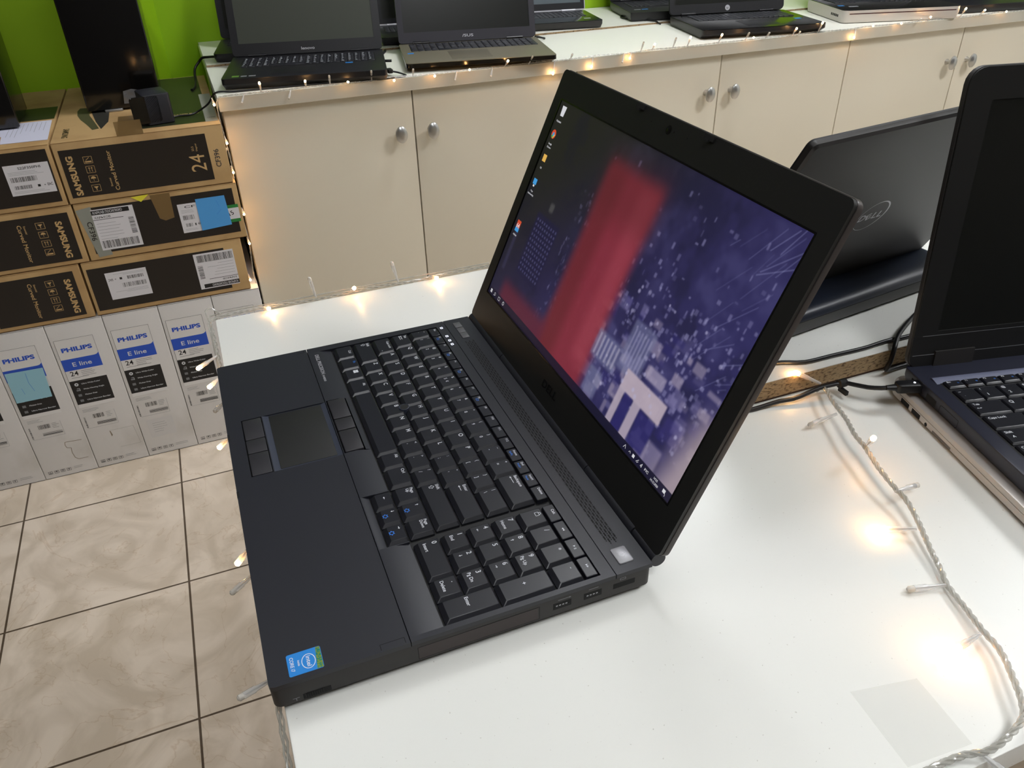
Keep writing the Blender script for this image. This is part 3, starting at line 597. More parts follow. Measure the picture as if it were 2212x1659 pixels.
# front row on the counter
def lg_len(m, W, lh): m.text('lenovo', STRIM, W / 2, 11, .1, 6, w=30)
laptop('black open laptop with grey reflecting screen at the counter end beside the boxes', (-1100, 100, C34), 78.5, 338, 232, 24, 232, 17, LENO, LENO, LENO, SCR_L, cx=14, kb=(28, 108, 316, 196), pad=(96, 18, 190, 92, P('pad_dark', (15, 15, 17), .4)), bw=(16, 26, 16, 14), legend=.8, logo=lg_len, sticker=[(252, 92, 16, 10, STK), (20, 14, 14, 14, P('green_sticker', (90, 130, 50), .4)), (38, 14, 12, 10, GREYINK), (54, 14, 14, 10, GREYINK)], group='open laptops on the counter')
def lg_asus(m, W, lh): m.text('/SUS', STRIM, W / 2, 12, .1, 6, w=27)
laptop('open laptop with grey gold deck and black keys on the front of the counter', (-1085, 486, C34), 79, 337, 228, 21, 230, 16, GLOSS, ASUSD, ASUSB, SCR_OFF, cx=30, well=ASUSD, kb=(22, 128, 322, 214), pad=(104, 22, 196, 110, P('pad_gold', (112, 106, 90), .4, metal=.3)), bw=(14, 24, 14, 12), legend=.25, logo=lg_asus, sticker=[(12, 102, 14, 12, STK)], group='open laptops on the counter')
def lg_hp(m, W, lh):
    m.lathe([(7, .05), (7, .3)], STRIM, 24, T(W / 2, 12, 0)); m.text('hp', BKS, W / 2, 11.6, .4, 4.6, shear=.3)
laptop('open black laptop with round silver badge under its screen at counter front', (-1102, 1252, C34), 79.5, 334, 238, 24, 226, 15, LENO, GLOSS, LENO, SCR_OFF, cx=20, kb=(40, 130, 310, 212), pad=(130, 24, 222, 104, P('pad_hp', (18, 18, 20), .35)), bw=(14, 24, 14, 14), r=12, legend=.25, logo=lg_hp, sticker=[(290, 84, 18, 12, STK)], group='open laptops on the counter')
t7, M7, _ = laptop('thick open laptop with silver sides and glossy black palm rest on the counter', (-1122, 1702, C34), 75, 334, 236, 34, 228, 20, SILVL, TOWER, LENO, SCR_OFF, kb=(30, 120, 310, 206), r=16, legend=.1, sticker=[(18, 70, 17, 13, STK), (40, 52, 26, 10, STRIM)], group='open laptops on the counter')
m = MB(); m.box(16, -.3, 23, 318, .2, 25.4, P('wine_seam', (60, 20, 24), .4)); m.build('front_seam', t7)
m = MB()
for k in range(5): m.box(-.3, 30 + k * 9, 14, .2, 36 + k * 9, 20, DK)
m.build('side_ports', t7)
laptop('black open laptop at the far right end of the counter, cut off by the frame', (-1092, 2080, C34), 80, 334, 236, 22, 228, 16, LENO, LENO, LENO, SCR_OFF, kb=(26, 120, 310, 206), r=8, legend=.1, group='open laptops on the counter')
# back row on the raised rear board
CB = 41.1
laptop('dark laptop peeking out behind the front laptop at the counter end', (-1380, 106, CB), 80, 300, 200, 20, 205, 14, LENO, LENO, LENO, SCR_OFF, kb=(24, 100, 276, 176), r=10, group='laptops in the back row')
laptop('dark laptop with silver trim line standing behind the gap between the two front laptops', (-1392, 508, CB), 80, 272, 180, 20, 200, 14, LENO, LENO, LENO, SCR_OFF, kb=(16, 76, 256, 160), trim=STRIM, r=8, legend=.1, bw=(16, 16, 12, 12), group='laptops in the back row')
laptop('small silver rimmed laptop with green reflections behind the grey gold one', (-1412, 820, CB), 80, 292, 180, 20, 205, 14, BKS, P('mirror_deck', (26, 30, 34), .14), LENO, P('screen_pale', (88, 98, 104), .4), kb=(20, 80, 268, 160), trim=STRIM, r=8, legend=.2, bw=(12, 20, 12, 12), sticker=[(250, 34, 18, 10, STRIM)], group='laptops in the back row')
laptop('black laptop with two small stickers in the back row left of the badge laptop', (-1402, 1214, CB), 77.5, 300, 220, 24, 210, 14, LENO, LENO, LENO, SCR_OFF, kb=(30, 96, 276, 186), r=5, legend=.2, sticker=[(24, 44, 18, 10, GREYINK), (46, 44, 18, 10, STK)], group='laptops in the back row')

# ------------------------------------------------------------------ laptop seen from behind
def lg_none(m, W, lh): m.text('DELL', GREYINK, W / 2, 11, .1, 5, w=22)
D2, MD2, TB2 = laptop('black laptop with silver ring logo on its lid, back turned, on the raised board', (-82.5, 722, 23.1), -82.5, 325, 226, 27, 228, 28.6, D2B, D2B, LENO, SCR_OFF, hy=175, drop=6, kb=(22, 70, 303, 156), back=D2L, lt=8, r=12, bw=(12, 20, 12, 14), lidr=5, keys=False, logo=lg_none, legend=.2)
for o in list(D2.children):
    if o.name.startswith(('base', 'deck')): bpy.data.objects.remove(o)
m = MB(); m.profx([(3, 2), (222, 2), (225, 3), (226, 5), (226, 15.4), (0, 15.4), (0, 4)], 2, 323, P('base_lower', (46, 46, 46), .5)); m.build('base', D2)
m = MB(); m.profx([(0, 16), (226, 16), (225.8, 18), (224.4, 20.6), (221.6, 23), (217.5, 25), (212, 26.3), (204, 27), (0, 27)], 0, 325, D2B); m.build('deck', D2)
m = MB(); LGM = MD2 @ T(0, 0, -8) @ Matrix(((-1, 0, 0, 325), (0, 1, 0, 0), (0, 0, -1, 0), (0, 0, 0, 1)))   # faces backwards, reads left to right
cx, cy, R1 = 158, 111, 19
n = 48
for k in range(3, n - 1):
    a0, a1 = RAD(200 + 360 * k / n), RAD(200 + 360 * (k + 1) / n)
    w0 = .5 + 1.3 * max(0, cos(a0 - RAD(20))); w1 = .5 + 1.3 * max(0, cos(a1 - RAD(20)))
    m.add([(cx + (R1 - w0) * cos(a0), cy + (R1 - w0) * sin(a0), .12), (cx + R1 * cos(a0), cy + R1 * sin(a0), .12), (cx + R1 * cos(a1), cy + R1 * sin(a1), .12), (cx + (R1 - w1) * cos(a1), cy + (R1 - w1) * sin(a1), .12)], [(0, 1, 2, 3)], STRIM)
m.text('D', STRIM, cx - 12.5, cy, .15, 8.4, w=7.6); m.text('E', STRIM, cx - 4.3, cy, .15, 8, 28, w=6.2); m.text('L', STRIM, cx + 4.4, cy, .15, 8.4, w=5.8); m.text('L', STRIM, cx + 11.4, cy, .15, 8.4, w=5.8)
m.build('ring_logo', D2, LGM)

# ------------------------------------------------------------------ silver laptop and the black laptop on it
YW = 77.2
yd = Vector((-sin(RAD(YW)), cos(RAD(YW))))
o4 = Vector((250, 571)) - yd * 243
D4 = thing('laptop', 'closed silver laptop lying flat on the table under the black one', 'laptop', (o4.x, o4.y, 0), YW)
m = MB(); m.slab(0, 0, 345, 243, .8, 8.6, SILVL, r=16, ct=.2, cb=2.2, seg=8); m.build('base', D4)
m = MB(); m.slab(0, 0, 345, 243, 8.9, 13.9, SILVL, r=16, ct=1.2, cb=.2, seg=8); m.build('lid', D4)
m = MB(); m.slab(20, 12, 320, 230, 0, .9, RUB, r=4, ct=.1, cb=.1); m.build('rubber_foot', D4)
LS = Matrix(((0, 0, -1, 0), (-1, 0, 0, 243), (0, 1, 0, 0), (0, 0, 0, 1)))      # left face: u runs from the rear to the front, v up
for a, b, nm in ((25, 37, 'usb_port'), (41.5, 53.5, 'usb_port')):
    m = MB(); m.rect(a, 3, b, 7.6, .1, DK, LS); m.rect(a + 1.5, 5.6, b - 1.5, 6.8, .15, RUB, LS); m.build(nm, D4)
m = MB(); m.lathe([(1.8, .05), (1.8, .1)], DK, 14, LS @ T(62.5, 4.6, 0)); m.build('headphone_jack', D4)
m = MB(); m.rect(72, 3.2, 97, 5.4, .1, P('slot_grey', (110, 104, 100), .5), LS); m.build('card_slot', D4)
o3 = Vector((260, 575)) - yd * 240
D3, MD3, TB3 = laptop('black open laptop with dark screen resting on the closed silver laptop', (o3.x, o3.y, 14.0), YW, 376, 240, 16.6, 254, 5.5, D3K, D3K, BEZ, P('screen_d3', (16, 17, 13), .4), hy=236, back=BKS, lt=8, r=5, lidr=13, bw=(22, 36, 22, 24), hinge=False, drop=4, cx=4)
m = MB(); m.profx([(206, 16.5), (211, 17.5), (214.5, 17.9), (216, 17.3), (216.5, 16.5)], 10, 366, BARM); m.build('trim_bar', D3)
m = MB(); m.rect(13, 97, 362, 209, 16.75, WELL); m.build('key_well', D3)
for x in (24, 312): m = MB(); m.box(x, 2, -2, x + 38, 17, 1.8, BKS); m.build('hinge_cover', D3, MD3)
m = MB(); m.line([(9, 32.5), (367, 32.5)], .5, .1, GREYINK); m.line([(3, 14), (373, 14)], .6, .1, GREYINK); m.build('bezel_seam', D3, MD3)
def k3(x0, x1, wt, wb, leg, nm='key', dx=3.4, h=2.6, blue=False):
    k = MB(); key_mesh(k, x0, 240 - wb, x1, 240 - wt, 16.8, 19, KEY, .6, (1.2, 1.6, 1.2, 1)); ko = k.build(nm, D3, None, 16)
    if leg:
        g = MB()
        for L in leg: g.text(L[0], L[3] if len(L) > 3 else INK, x0 + L[1], 240 - wt - L[2], 19.12, L[4] if len(L) > 4 else h, al='l')
        g.build('legend', ko)
for i, s_ in enumerate(['Esc'] + ['F%d' % q for q in range(1, 13)] + ['Home', 'End', 'Ins', 'Del']): k3(14.5 + i * 17.1, 14.5 + (i + 1) * 17.1, 32, 44, [(s_, 2.6, 3.2, INK, 1.9)] + ([('o', 11, 5, BINK, 2.2)] if i < 4 else []))
rows3 = [(45.5, 65), (65, 84.5), (84.5, 104), (104, 123.5), (123.5, 142)]
k3(14.5, 34.5, *rows3[0], [('~', 3, 5, INK), ('`', 5, 12, INK)])
for i, (a, b) in enumerate(zip('!@#$%^&*()_+', '1234567890-=')): k3(34.5 + 19.6 * i, 34.5 + 19.6 * (i + 1), *rows3[0], [(a, 3.2, 4.6, INK, 2.6), (b, 5.5, 12, INK, 3)])
k3(269.7, 306, *rows3[0], [('Backspace', 3, 5, INK, 2.2)], 'backspace_key')
k3(14.5, 45, *rows3[1], [('Tab', 3.2, 4.6, INK, 2.5), ('<->', 3.4, 10, INK, 2)], 'tab_key')
for i, s_ in enumerate('QWERTYUIOP[]'): k3(45 + 19.6 * i, 45 + 19.6 * (i + 1), *rows3[1], [(s_, 4.4, 6, INK, 3.4)])
k3(280.2, 306, *rows3[1], [('|', 5, 6, INK)])
k3(14.5, 50, *rows3[2], [('Caps Lock', 3.2, 4.6, INK, 2.5)], 'caps_lock_key')
for i, s_ in enumerate("ASDFGHJKL;'"): k3(50 + 19.6 * i, 50 + 19.6 * (i + 1), *rows3[2], [(s_, 4.4, 6, INK, 3.4)])
k3(265.6, 306, *rows3[2], [('Enter', 4, 5, INK, 2.4)], 'enter_key')
k3(14.5, 60, *rows3[3], [('Shift', 3.2, 4.6, INK, 2.6), ('^', 6, 11, INK, 4)], 'shift_key')
for i, s_ in enumerate('ZXCVBNM,./'): k3(60 + 19.6 * i, 60 + 19.6 * (i + 1), *rows3[3], [(s_, 4.4, 6, INK, 3.4)])
k3(256, 306, *rows3[3], [('Shift', 4, 5, INK, 2.6)], 'shift_key')
xs = [14.5, 38, 57, 76, 98, 192, 214, 236]
for i, s_ in enumerate(['Ctrl', 'Fn', 'o', 'Alt', '', 'Alt', 'Ctrl']): k3(xs[i], xs[i + 1], *rows3[4], [(s_, 3.2, 4.6, BINK if s_ == 'Fn' else INK, 2.5)] if s_ else [], 'space_bar' if not s_ else 'key')
for r_ in range(5):
    for c_ in range(4): k3(310 + 13 * c_, 310 + 13 * (c_ + 1), *rows3[r_], [(['/*-+', '789+', '456-', '123.', '00.='][r_][c_], 4, 6, INK, 3)], 'number_pad_key')
LS3 = Matrix(((0, 0, -1, 0), (-1, 0, 0, 240), (0, 1, 0, 0), (0, 0, 0, 1)))
m = MB(); m.rect(37, 5.6, 50.5, 11.4, .12, DK, LS3); m.build('usb_port', D3)
m = MB(); m.line([(56, 5), (56, 11), (58, 12), (80, 12), (80, 5.6), (78, 4)], .5, .12, DK, LS3); m.build('card_slot', D3)
m = MB(); m.rect(14, 4.6, 26, 12.6, .1, DK, LS3); m.build('power_socket', D3)
m = MB(); m.slab(118, 24, 218, 88, 16.55, 16.9, P('pad_d3', (28, 30, 40), .4), r=1.5, ct=.1, cb=0); m.build('touchpad', D3)

# ================================================================== cables
def cable(label, pts, r=2.1, step=6, mat=CAB, extra=None, name='power_cable', cat='cable', group=None):
    p0 = Vector(pts[0]); t = thing(name, label, cat, p0, 0, group)
    m = MB(); m.tube([q - p0 for q in smooth(pts, step)], r, mat, 10); m.build('cord', t)
    if extra: extra(t, p0)
    return t
def plug3(t, p0):
    m = MB(); a = Vector((284.6, 571, 24)) - p0; b = Vector((276.5, 549, 24)) - p0; d = (b - a).normalized(); s_ = Vector((0, 0, 1)).cross(d)
    Mx = Matrix(((d.x, s_.x, 0, a.x), (d.y, s_.y, 0, a.y), (0, 0, 1, a.z), (0, 0, 0, 1)))
    m.slab(-2, -5.2, 22, 5.2, -4.4, 4.4, CAB, r=3, ct=1.6, cb=1.6, M=Mx); m.rings([[(22, 3.4 * cos(k), 3 * sin(k)) for k in [i * pi / 6 for i in range(12)]], [(30, 2.1 * cos(k), 2.1 * sin(k)) for k in [i * pi / 6 for i in range(12)]]], CAB, Mx); pg = m.build('plug', t)
    m = MB(); m.lathe([(.9, 4.35), (.9, 4.6), (.1, 4.7)], WLED, 12, Mx @ T(6, 0, 0)); m.build('indicator_light', pg)
    q = Vector((243, 524, 15)) - p0; m = MB(); m.cyl(q + Vector((0, 3.6, 0)), q - Vector((0, 3.6, 0)), 4, RUB, n=14); m.box(q.x - 1, q.y - 2, q.z - 8, q.x + 9, q.y + 1, q.z - 4, RUB); m.build('cable_tie', t)
cable('black power cable with lit plug and rubber tie entering the stacked black laptop', [(276.6, 549.5, 24), (271, 541, 22), (262, 535, 19), (252, 530, 17), (243, 524, 15), (238, 505, 12), (237, 492, 9), (236, 478, 6), (233, 465, 5), (231, 440, 2.4), (229, 405, 2.4)], extra=plug3)
cable('thin black cable running along the raised board near its chipboard edge', [(150, 400, 25.2), (185, 435, 25.2), (200, 466, 25.2), (205, 485, 25.2), (213, 505, 25.2), (214, 538, 25.2), (215, 573, 25.2), (213, 600, 25.2), (214, 630, 25.2), (205, 700, 25.2), (190, 800, 25.2)], r=2)
cable('black cable dropping over the chipboard edge of the raised board beside the silver laptop', [(140, 790, 25.4), (165, 720, 27), (186, 668, 31), (197, 645, 31.5), (215, 612, 30), (227.6, 596, 25), (231.5, 591, 15), (231.5, 588, 7), (229.6, 594, 3.4), (228, 610, 2.6), (228, 660, 2.4), (228, 760, 2.4)], r=2.2)
def plug1(t, p0):
    m = MB(); m.slab(-11, -6, 11, 6, -3.5, 4.5, CAB, r=4, ct=1.5, cb=1.5); m.build('plug', t)
cable('black cord plugged into the counter end laptop, looping along the counter front edge', [(-1084, 448, 46), (-1076, 464, 43), (-1066, 474, 40), (-1062, 478, 38.4), (-1057, 468, 38), (-1053, 440, 38), (-1052, 420, 38), (-1054, 400, 38), (-1062, 370, 38), (-1068, 330, 38), (-1074, 250, 38), (-1080, 170, 38), (-1083, 120, 38), (-1092, 85, 37.5), (-1108, 66, 14), (-1118, 40, -2), (-1108, 24, -3.6), (-1112, 8, -3.6), (-1106, -6, -3.6)], r=1.9, extra=plug1)
cable('black cord hanging from the rear corner of the counter down onto the monitor boxes', [(-1400, 130, 52), (-1440, 96, 46), (-1448, 82, 44), (-1452, 72, 34), (-1440, 60, 22), (-1410, 55, 4), (-1370, 50, -3.4), (-1340, 42, -3.4)], r=3)
cable('short black cord with connector behind the grey gold laptop on its left', [(-1225, 488, 38.4), (-1236, 472, 38.2), (-1262, 470, 38.2), (-1300, 482, 38.2), (-1340, 500, 38.2), (-1354, 505, 38.2)], r=3.2)
cable('thin black cord by the right rear corner of the grey gold laptop', [(-1300, 884, 48), (-1306, 898, 44), (-1306, 910, 40), (-1320, 916, 38), (-1345, 900, 38)], r=2)
cable('black cord lying over the edge of the rear board beside the back row laptop', [(-1500, 1238, 43.4), (-1470, 1222, 43.4), (-1430, 1232, 43.4), (-1395, 1262, 43.4), (-1370, 1276, 43.2), (-1362, 1278, 40), (-1352, 1280, 38.2)], r=2)

# ================================================================== boxes
def barcode(m, x0, y0, x1, y1, z, mat, M, seed=1, vert=False):
    r = random.Random(seed); p = x0 if not vert else y0; e = x1 if not vert else y1
    while p < e:
        w_ = r.choice((.5, .8, 1.3))
        if vert: m.rect(x0, p, x1, min(p + w_, e), z, mat, M)
        else: m.rect(p, y0, min(p + w_, e), y1, z, mat, M)
        p += w_ + r.choice((.6, .9, 1.4))
def textlines(m, x0, y0, x1, n, pitch, z, mat, M, seed=1, t=.7):
    r = random.Random(seed)
    for k in range(n): m.rect(x0, y0 - k * pitch, x0 + (x1 - x0) * r.uniform(.55, 1), y0 - k * pitch + t, z, mat, M)
def carton(name, label, x, y0, y1, z0, z1, depth, mat, group):
    t = thing(name, label, 'box', (x, y0, z0), 0, group); m = MB(); w_ = y1 - y0; h = z1 - z0
    m.slab(-depth, .6, 0, w_ - .6, .2, h - .3, mat, r=1.5, ct=1.4, cb=1.4); m.build('carton', t)
    for zz in (1.4, h - 1.6): m = MB(); m.line([(1.5, zz), (w_ - 1.5, zz)], .8, .2, CARDE if mat is CARD else DINK, FX(0)); m.build('flap_seam', t)
    return t, w_, h
F2 = FX(.4)
def icon(m, x, y, s, kind, mat, M, ang=90):
    m.line([(x, y), (x + s, y), (x + s, y + s * .86), (x, y + s * .86), (x, y)], .7, .1, mat, M)
    if kind == 0: m.add([(x + s * .2, y + s * .65, .1), (x + s * .8, y + s * .65, .1), (x + s * .5, y + s * .3, .1)], [(0, 1, 2)], mat, M); m.rect(x + s * .45, y + s * .12, x + s * .55, y + s * .3, .1, mat, M)
    if kind == 1: m.prism([(x + s * (.5 + .3 * cos(RAD(a))), y + s * (.45 + .3 * sin(RAD(a)))) for a in range(0, 181, 20)], .05, .1, mat, M); m.line([(x + s * .5, y + s * .45), (x + s * .5, y + s * .15)], .6, .1, mat, M)
    if kind == 2:
        for q in (.35, .65): m.line([(x + s * q, y + s * .15), (x + s * q, y + s * .7)], .9, .1, mat, M); m.line([(x + s * (q - .1), y + s * .55), (x + s * q, y + s * .72), (x + s * (q + .1), y + s * .55)], .7, .1, mat, M)
    if kind == 3: m.rect(x + s * .12, y + s * .12, x + s * .88, y + s * .3, .1, mat, M); m.line([(x + s * .25, y + s * .4), (x + s * .7, y + s * .75)], .8, .1, mat, M)
GS = 'brown and black monitor boxes stacked flat'
SX = -1020
# white monitor boxes standing on the floor: y boundaries step 111.8
GP = 'white monitor boxes standing in a row on the floor'
plabels = ['white monitor box at the right end of the row, half hidden behind the table end', 'white monitor box with blue panel, its right side hidden by the table end',
           'white monitor box with blue panel and a paper sheet glued low on its front', 'white monitor box with blue panel and a small tear below its barcode',
           'white monitor box with pale blue note stuck over its panel', 'white monitor box at the left edge of the row, mostly out of frame']
for i in range(6):
    y1 = -20.6 - 111.8 * (i - 1); y0 = y1 - 111.8
    if i == 0: y0, y1 = -20.6, 84
    if i > 0: y0, y1 = -20.6 - 111.8 * i, -20.6 - 111.8 * (i - 1)
    t, w_, h = carton('monitor_box', plabels[i], SX, y0, y1, -749.9, -370.2, 490, WBOX, GP)
    if i == 0: y_off = 0
    a = 7.5; pz = lambda z: z + 750
    m = MB(); m.rect(a, pz(-581), a + 76, pz(-409), .02, P('panel_white', (226, 224, 222), .5) if 'panel_white' not in MATS else MATS['panel_white'], F2)
    m.line([(a, pz(-512)), (a, pz(-409)), (a + 76, pz(-409)), (a + 76, pz(-450))], .5, .06, DINK, F2)
    m.prism([(a, pz(-485)), (a + 76, pz(-485)), (a + 76, pz(-450)), (a + 74.5, pz(-453)), (a + 71, pz(-455.6)), (a + 66, pz(-456.5)), (a, pz(-456.5))], .05, .08, BLUEP, F2)
    m.rect(a, pz(-572), a + 76, pz(-511), .08, BLKP, F2); m.build('printed_panel', t)
    m = MB(); m.text('PHILIPS', BLUEP, a + 38, pz(-434), .15, 9.4, w=60, M=F2, bold=.045); m.build('brand_lettering', t)
    m = MB(); m.text('E line', INK, a + 38, pz(-471), .15, 10, w=38, M=F2); m.text('24', BLKP, a + 16, pz(-493), .15, 11, w=16, M=F2); textlines(m, a + 30, pz(-490), a + 64, 4, 4, .1, DINK, F2, i)
    textlines(m, a + 8, pz(-504), a + 60, 1, 4, .1, DINK, F2, i)
    for k, tx in enumerate(('Ultra Wide-Color', 'Wide-Viewing Angle', 'Flicker-free', 'Ultra Narrow Border')):
        zz = pz(-521 - k * 14); m.text(tx, INK, a + 22, zz, .15, 3.2, al='l', w=[38, 42, 24, 48][k], M=F2)
        if k == 0: m.lathe([(4, .1), (4, .14)], INK, 16, F2 @ T(a + 12, zz, 0)); m.lathe([(1.6, .15), (1.6, .2)], BLKP, 10, F2 @ T(a + 12, zz, 0))
        elif k == 1: m.rect(a + 8, zz - 3, a + 14, zz + 1, .12, GREYINK, F2); m.line([(a + 15, zz - 3), (a + 15, zz + 3.5), (a + 10, zz + 3.5)], .8, .12, INK, F2)
        else: m.rect(a + 8, zz - 3, a + 15, zz + 3, .12, GREYINK, F2)
    m.build('panel_text', t)
    m = MB(); textlines(m, a + 4, pz(-588), a + 40, 3, 3, .1, GREYINK, F2, i + 3, .5); barcode(m, a + 20, pz(-614), a + 44, pz(-603), .1, DINK, F2, i); barcode(m, a + 24, pz(-632), a + 64, pz(-624), .1, DINK, F2, i + 9, True); barcode(m, a + 1, pz(-636), a + 4, pz(-606), .1, DINK, F2, i + 5, True); textlines(m, a + 48, pz(-604), a + 62, 4, 4, .1, GREYINK, F2, i + 4)
    m.line([(a + 2, pz(-638)), (a + 66, pz(-638)), (a + 66, pz(-600))], .4, .1, GREYINK, F2); m.build('shipping_label', t)
    m = MB()
    for k in range(4): icon(m, 10 + k * 13, pz(-737), 8, (3, 1, 2, 0)[k], DINK, F2)
    textlines(m, 64, pz(-730), 92, 2, 4, .1, GREYINK, F2, i); m.build('handling_symbols', t)
    if i == 2: m = MB(); m.rect(18, pz(-700), 74, pz(-650), .15, P('glued_paper', (208, 205, 203), .5), F2); textlines(m, 28, pz(-662), 64, 5, 6, .2, GREYINK, F2, 12, .5); m.build('glued_sheet', t)
    if i == 3: m = MB(); m.prism([(49, pz(-655)), (51, pz(-657)), (53, pz(-668)), (50, pz(-672))], .05, .2, TEAR, F2); m.line([(50, pz(-655)), (100, pz(-655)), (104, pz(-705)), (60, pz(-705))], .5, .1, PRG, F2); m.build('tear', t)
    if i == 4: m = MB(); m.line([(100, pz(-662)), (66, pz(-660)), (64, pz(-668)), (66, pz(-676)), (74, pz(-678)), (72, pz(-690)), (74, pz(-706)), (80, pz(-712)), (100, pz(-712))], 1.2, .1, TEAR, F2); m.build('carry_handle_cutout', t)
m = MB(); m.add([(0, 0, .9), (73, -1, 1.5), (70, -73, 3.2), (0, -74, 2.4), ], [(3, 2, 1, 0)], NOTEP, FX(0)); m.line([(38, -6), (37, -30), (42, -52)], .6, 2.6, BINK, FX(0)); m.line([(20, -40), (22, -56)], .5, 2.6, BINK, FX(0))
tag(m.build('sticky_note', loc=(-1019.6, -458.6, -462)), 'pale blue square note stuck on a white monitor box', 'note')
# brown and black boxes lying flat, three high, two columns
def sbox(label, y0, y1, zt, flip, kind):
    t, w_, h = carton('monitor_box', label, SX, y0, y1, zt - 120.4, zt, 490, CARD, GS)
    return t, w_, h
def samsung_side(t, m_, x, zc, up, M):
    pass
def print_brand(t, w_, h, right, M=F2):
    # lettering block: SAMSUNG upright column, icons, Curved Monitor; right=False reads upwards near the left end
    m = MB(); s_ = 1 if not right else -1; X = (lambda d: d) if not right else (lambda d: w_ - d); a = 90 if not right else -90
    m.text('SAMSUNG', GOLD, X(24), 54, .15, 11, a, w=77, M=M, bold=.04); m.build('brand_lettering', t)
    m = MB()
    for k in range(4): icon(m, X(56) - 8, 20 + k * 18.5 if not right else 86 - k * 18.5 - 4, 15, k, GOLD, M)
    m.build('handling_symbols', t)
    m = MB(); m.text('Curved Monitor', GOLD, X(93), 56, .15, 7.4, a, w=78, M=M); m.text('Essential', GOLD, X(84), 34 if not right else 84, .15, 3.4, a, M=M); m.build('model_lettering', t)
# right column
t, w_, h = sbox('brown monitor box with 24 printed in gold, top of the right column under the towers', -231, 80, -6, False, 0)
m = MB(); m.rect(9, 12, 276, 105, .04, PRT, F2); m.build('printed_panel', t); print_brand(t, w_, h, False)
m = MB(); m.text('24', GOLD, 251, 49, .15, 29, 90, w=34, M=F2, bold=.0); m.text('23.5', GOLD, 247, 78, .15, 4, 90, M=F2); m.text('Diagonal', GOLD, 254, 80, .15, 3, 90, M=F2); m.build('size_lettering', t)
m = MB(); m.text('CF396', DINK, 290, 54, .15, 9.6, 90, w=36, M=F2); m.build('code_lettering', t)
m = MB(); TT = T(0, 0, 120.35)
m.rect(-485, 155, -30, 292, .02, P('top_print', (36, 40, 20), .45), TT @ T(0, 0, 0)); m.rect(-280, 284, -28, 308, .05, PRG, TT); m.build('top_printed_panel', t)  # black print with the wall's green reflection painted into its colour
m = MB(); m.text('SAMSUNG', PRT, -62, 24, .1, 11, 0, w=70, M=TT); m.build('top_lettering', t)
m = MB(); m.text('SAMSUNG', GOLD, -110, 250, .1, 9, 90, w=50, M=TT); m.build('top_lettering', t)
m = MB(); m.text('CF396', DINK, -60, 297, .1, 8, 90, w=16, M=TT); m.build('top_lettering', t)
m = MB()
m.prism([(-265, 40), (-240, 36), (-200, 38), (-160, 46), (-120, 58), (-66, 72), (-72, 84), (-128, 74), (-190, 62), (-262, 58)], .05, .1, P('print_picture', (74, 72, 44), .6), TT); m.prism([(-255, 60), (-130, 76), (-66, 88), (-120, 100), (-256, 100)], .05, .1, P('print_picture_dark', (44, 42, 36), .6), TT)
m.build('printed_picture', t)
m = MB(); m.rect(-150, 118, -2, 152, .2, TAPEB, TT); m.rect(102, 118.6, 150, 146, .2, TAPEB, FX(.3, 16)); m.build('packing_tape', t)
t, w_, h = sbox('brown monitor box with white delivery label and blue note, middle of the right column', -228, 84, -127.0, True, 1)
m = MB(); m.rect(14, 14, 301, 110, .04, PRT, F2); m.prism([(2, 108), (30, 112), (44, 8), (18, 6)], .05, .07, P('pale_print', (146, 148, 138), .6), F2); m.build('printed_panel', t)
m = MB(); m.text('CF396', PRT, 20, 62, .15, 9.6, -90, w=40, M=F2); m.build('code_lettering', t)
def waybill(t, x, y, w_, h_, rot, seed):
    # label with barcodes; rot turns it upside down
    Mx = F2 @ T(x + (w_ if rot else 0), y + (h_ if rot else 0), .1) @ (Matrix.Rotation(pi, 4, 'Z') if rot else Matrix.Identity(4))
    m = MB(); m.rect(0, 0, w_, h_, 0, PAPER, Mx); m.rect(0, h_ - 11, w_ - 8, h_ - 2, .05, BLKP, Mx); m.text('КАРКАВ ПОСИЛКИО', PAPER, 30, h_ - 6.5, .1, 5, w=54, M=Mx)
    m.text('ХАРЬКОВ', BLKP, 18, h_ - 17, .1, 4, w=30, M=Mx); barcode(m, 3, 4, w_ - 6, 20, .05, BLKP, Mx, seed); barcode(m, w_ - 14, 28, w_ - 4, h_ - 24, .05, DINK, Mx, seed + 2, True)
    m.rect(0, h_ - 22, w_ - 22, h_ - 21, .05, BLKP, Mx); textlines(m, 4, h_ - 30, w_ - 20, 6, 6.5, .05, GREYINK, Mx, seed, .5); m.build('delivery_label', t)
def prodlabel(t, x, y, w_, h_, rot, seed, head=None):
    Mx = F2 @ T(x + (w_ if rot else 0), y + (h_ if rot else 0), .1) @ (Matrix.Rotation(pi, 4, 'Z') if rot else Matrix.Identity(4))
    m = MB(); m.rect(0, 0, w_, h_, 0, PAPER, Mx)
    if head: m.text(head, BLKP, w_ * .56, h_ - 7, .05, 4.6, w=w_ * .5, M=Mx)
    textlines(m, 5, h_ - 14, w_ - 10, 3, 2.6, .05, GREYINK, Mx, seed, .4); barcode(m, 6, h_ * .44, w_ * .66, h_ * .60, .05, DINK, Mx, seed); barcode(m, 8, h_ * .2, w_ * .5, h_ * .32, .05, DINK, Mx, seed + 3)
    m.rect(w_ * .62, h_ * .22, w_ * .68, h_ * .30, .05, BLKP, Mx); m.text('+', BLKP, w_ * .78, h_ * .26, .05, 4, M=Mx); m.text('EAC', BLKP, w_ * .9, h_ * .27, .05, 5, w=9, M=Mx); textlines(m, 5, h_ * .12, w_ - 6, 2, 2.6, .05, GREYINK, Mx, seed + 6, .4); m.build('product_label', t)
waybill(t, 28, 19, 78, 86, False, 3); prodlabel(t, 188, 29, 42, 62, False, 5, 'CF')
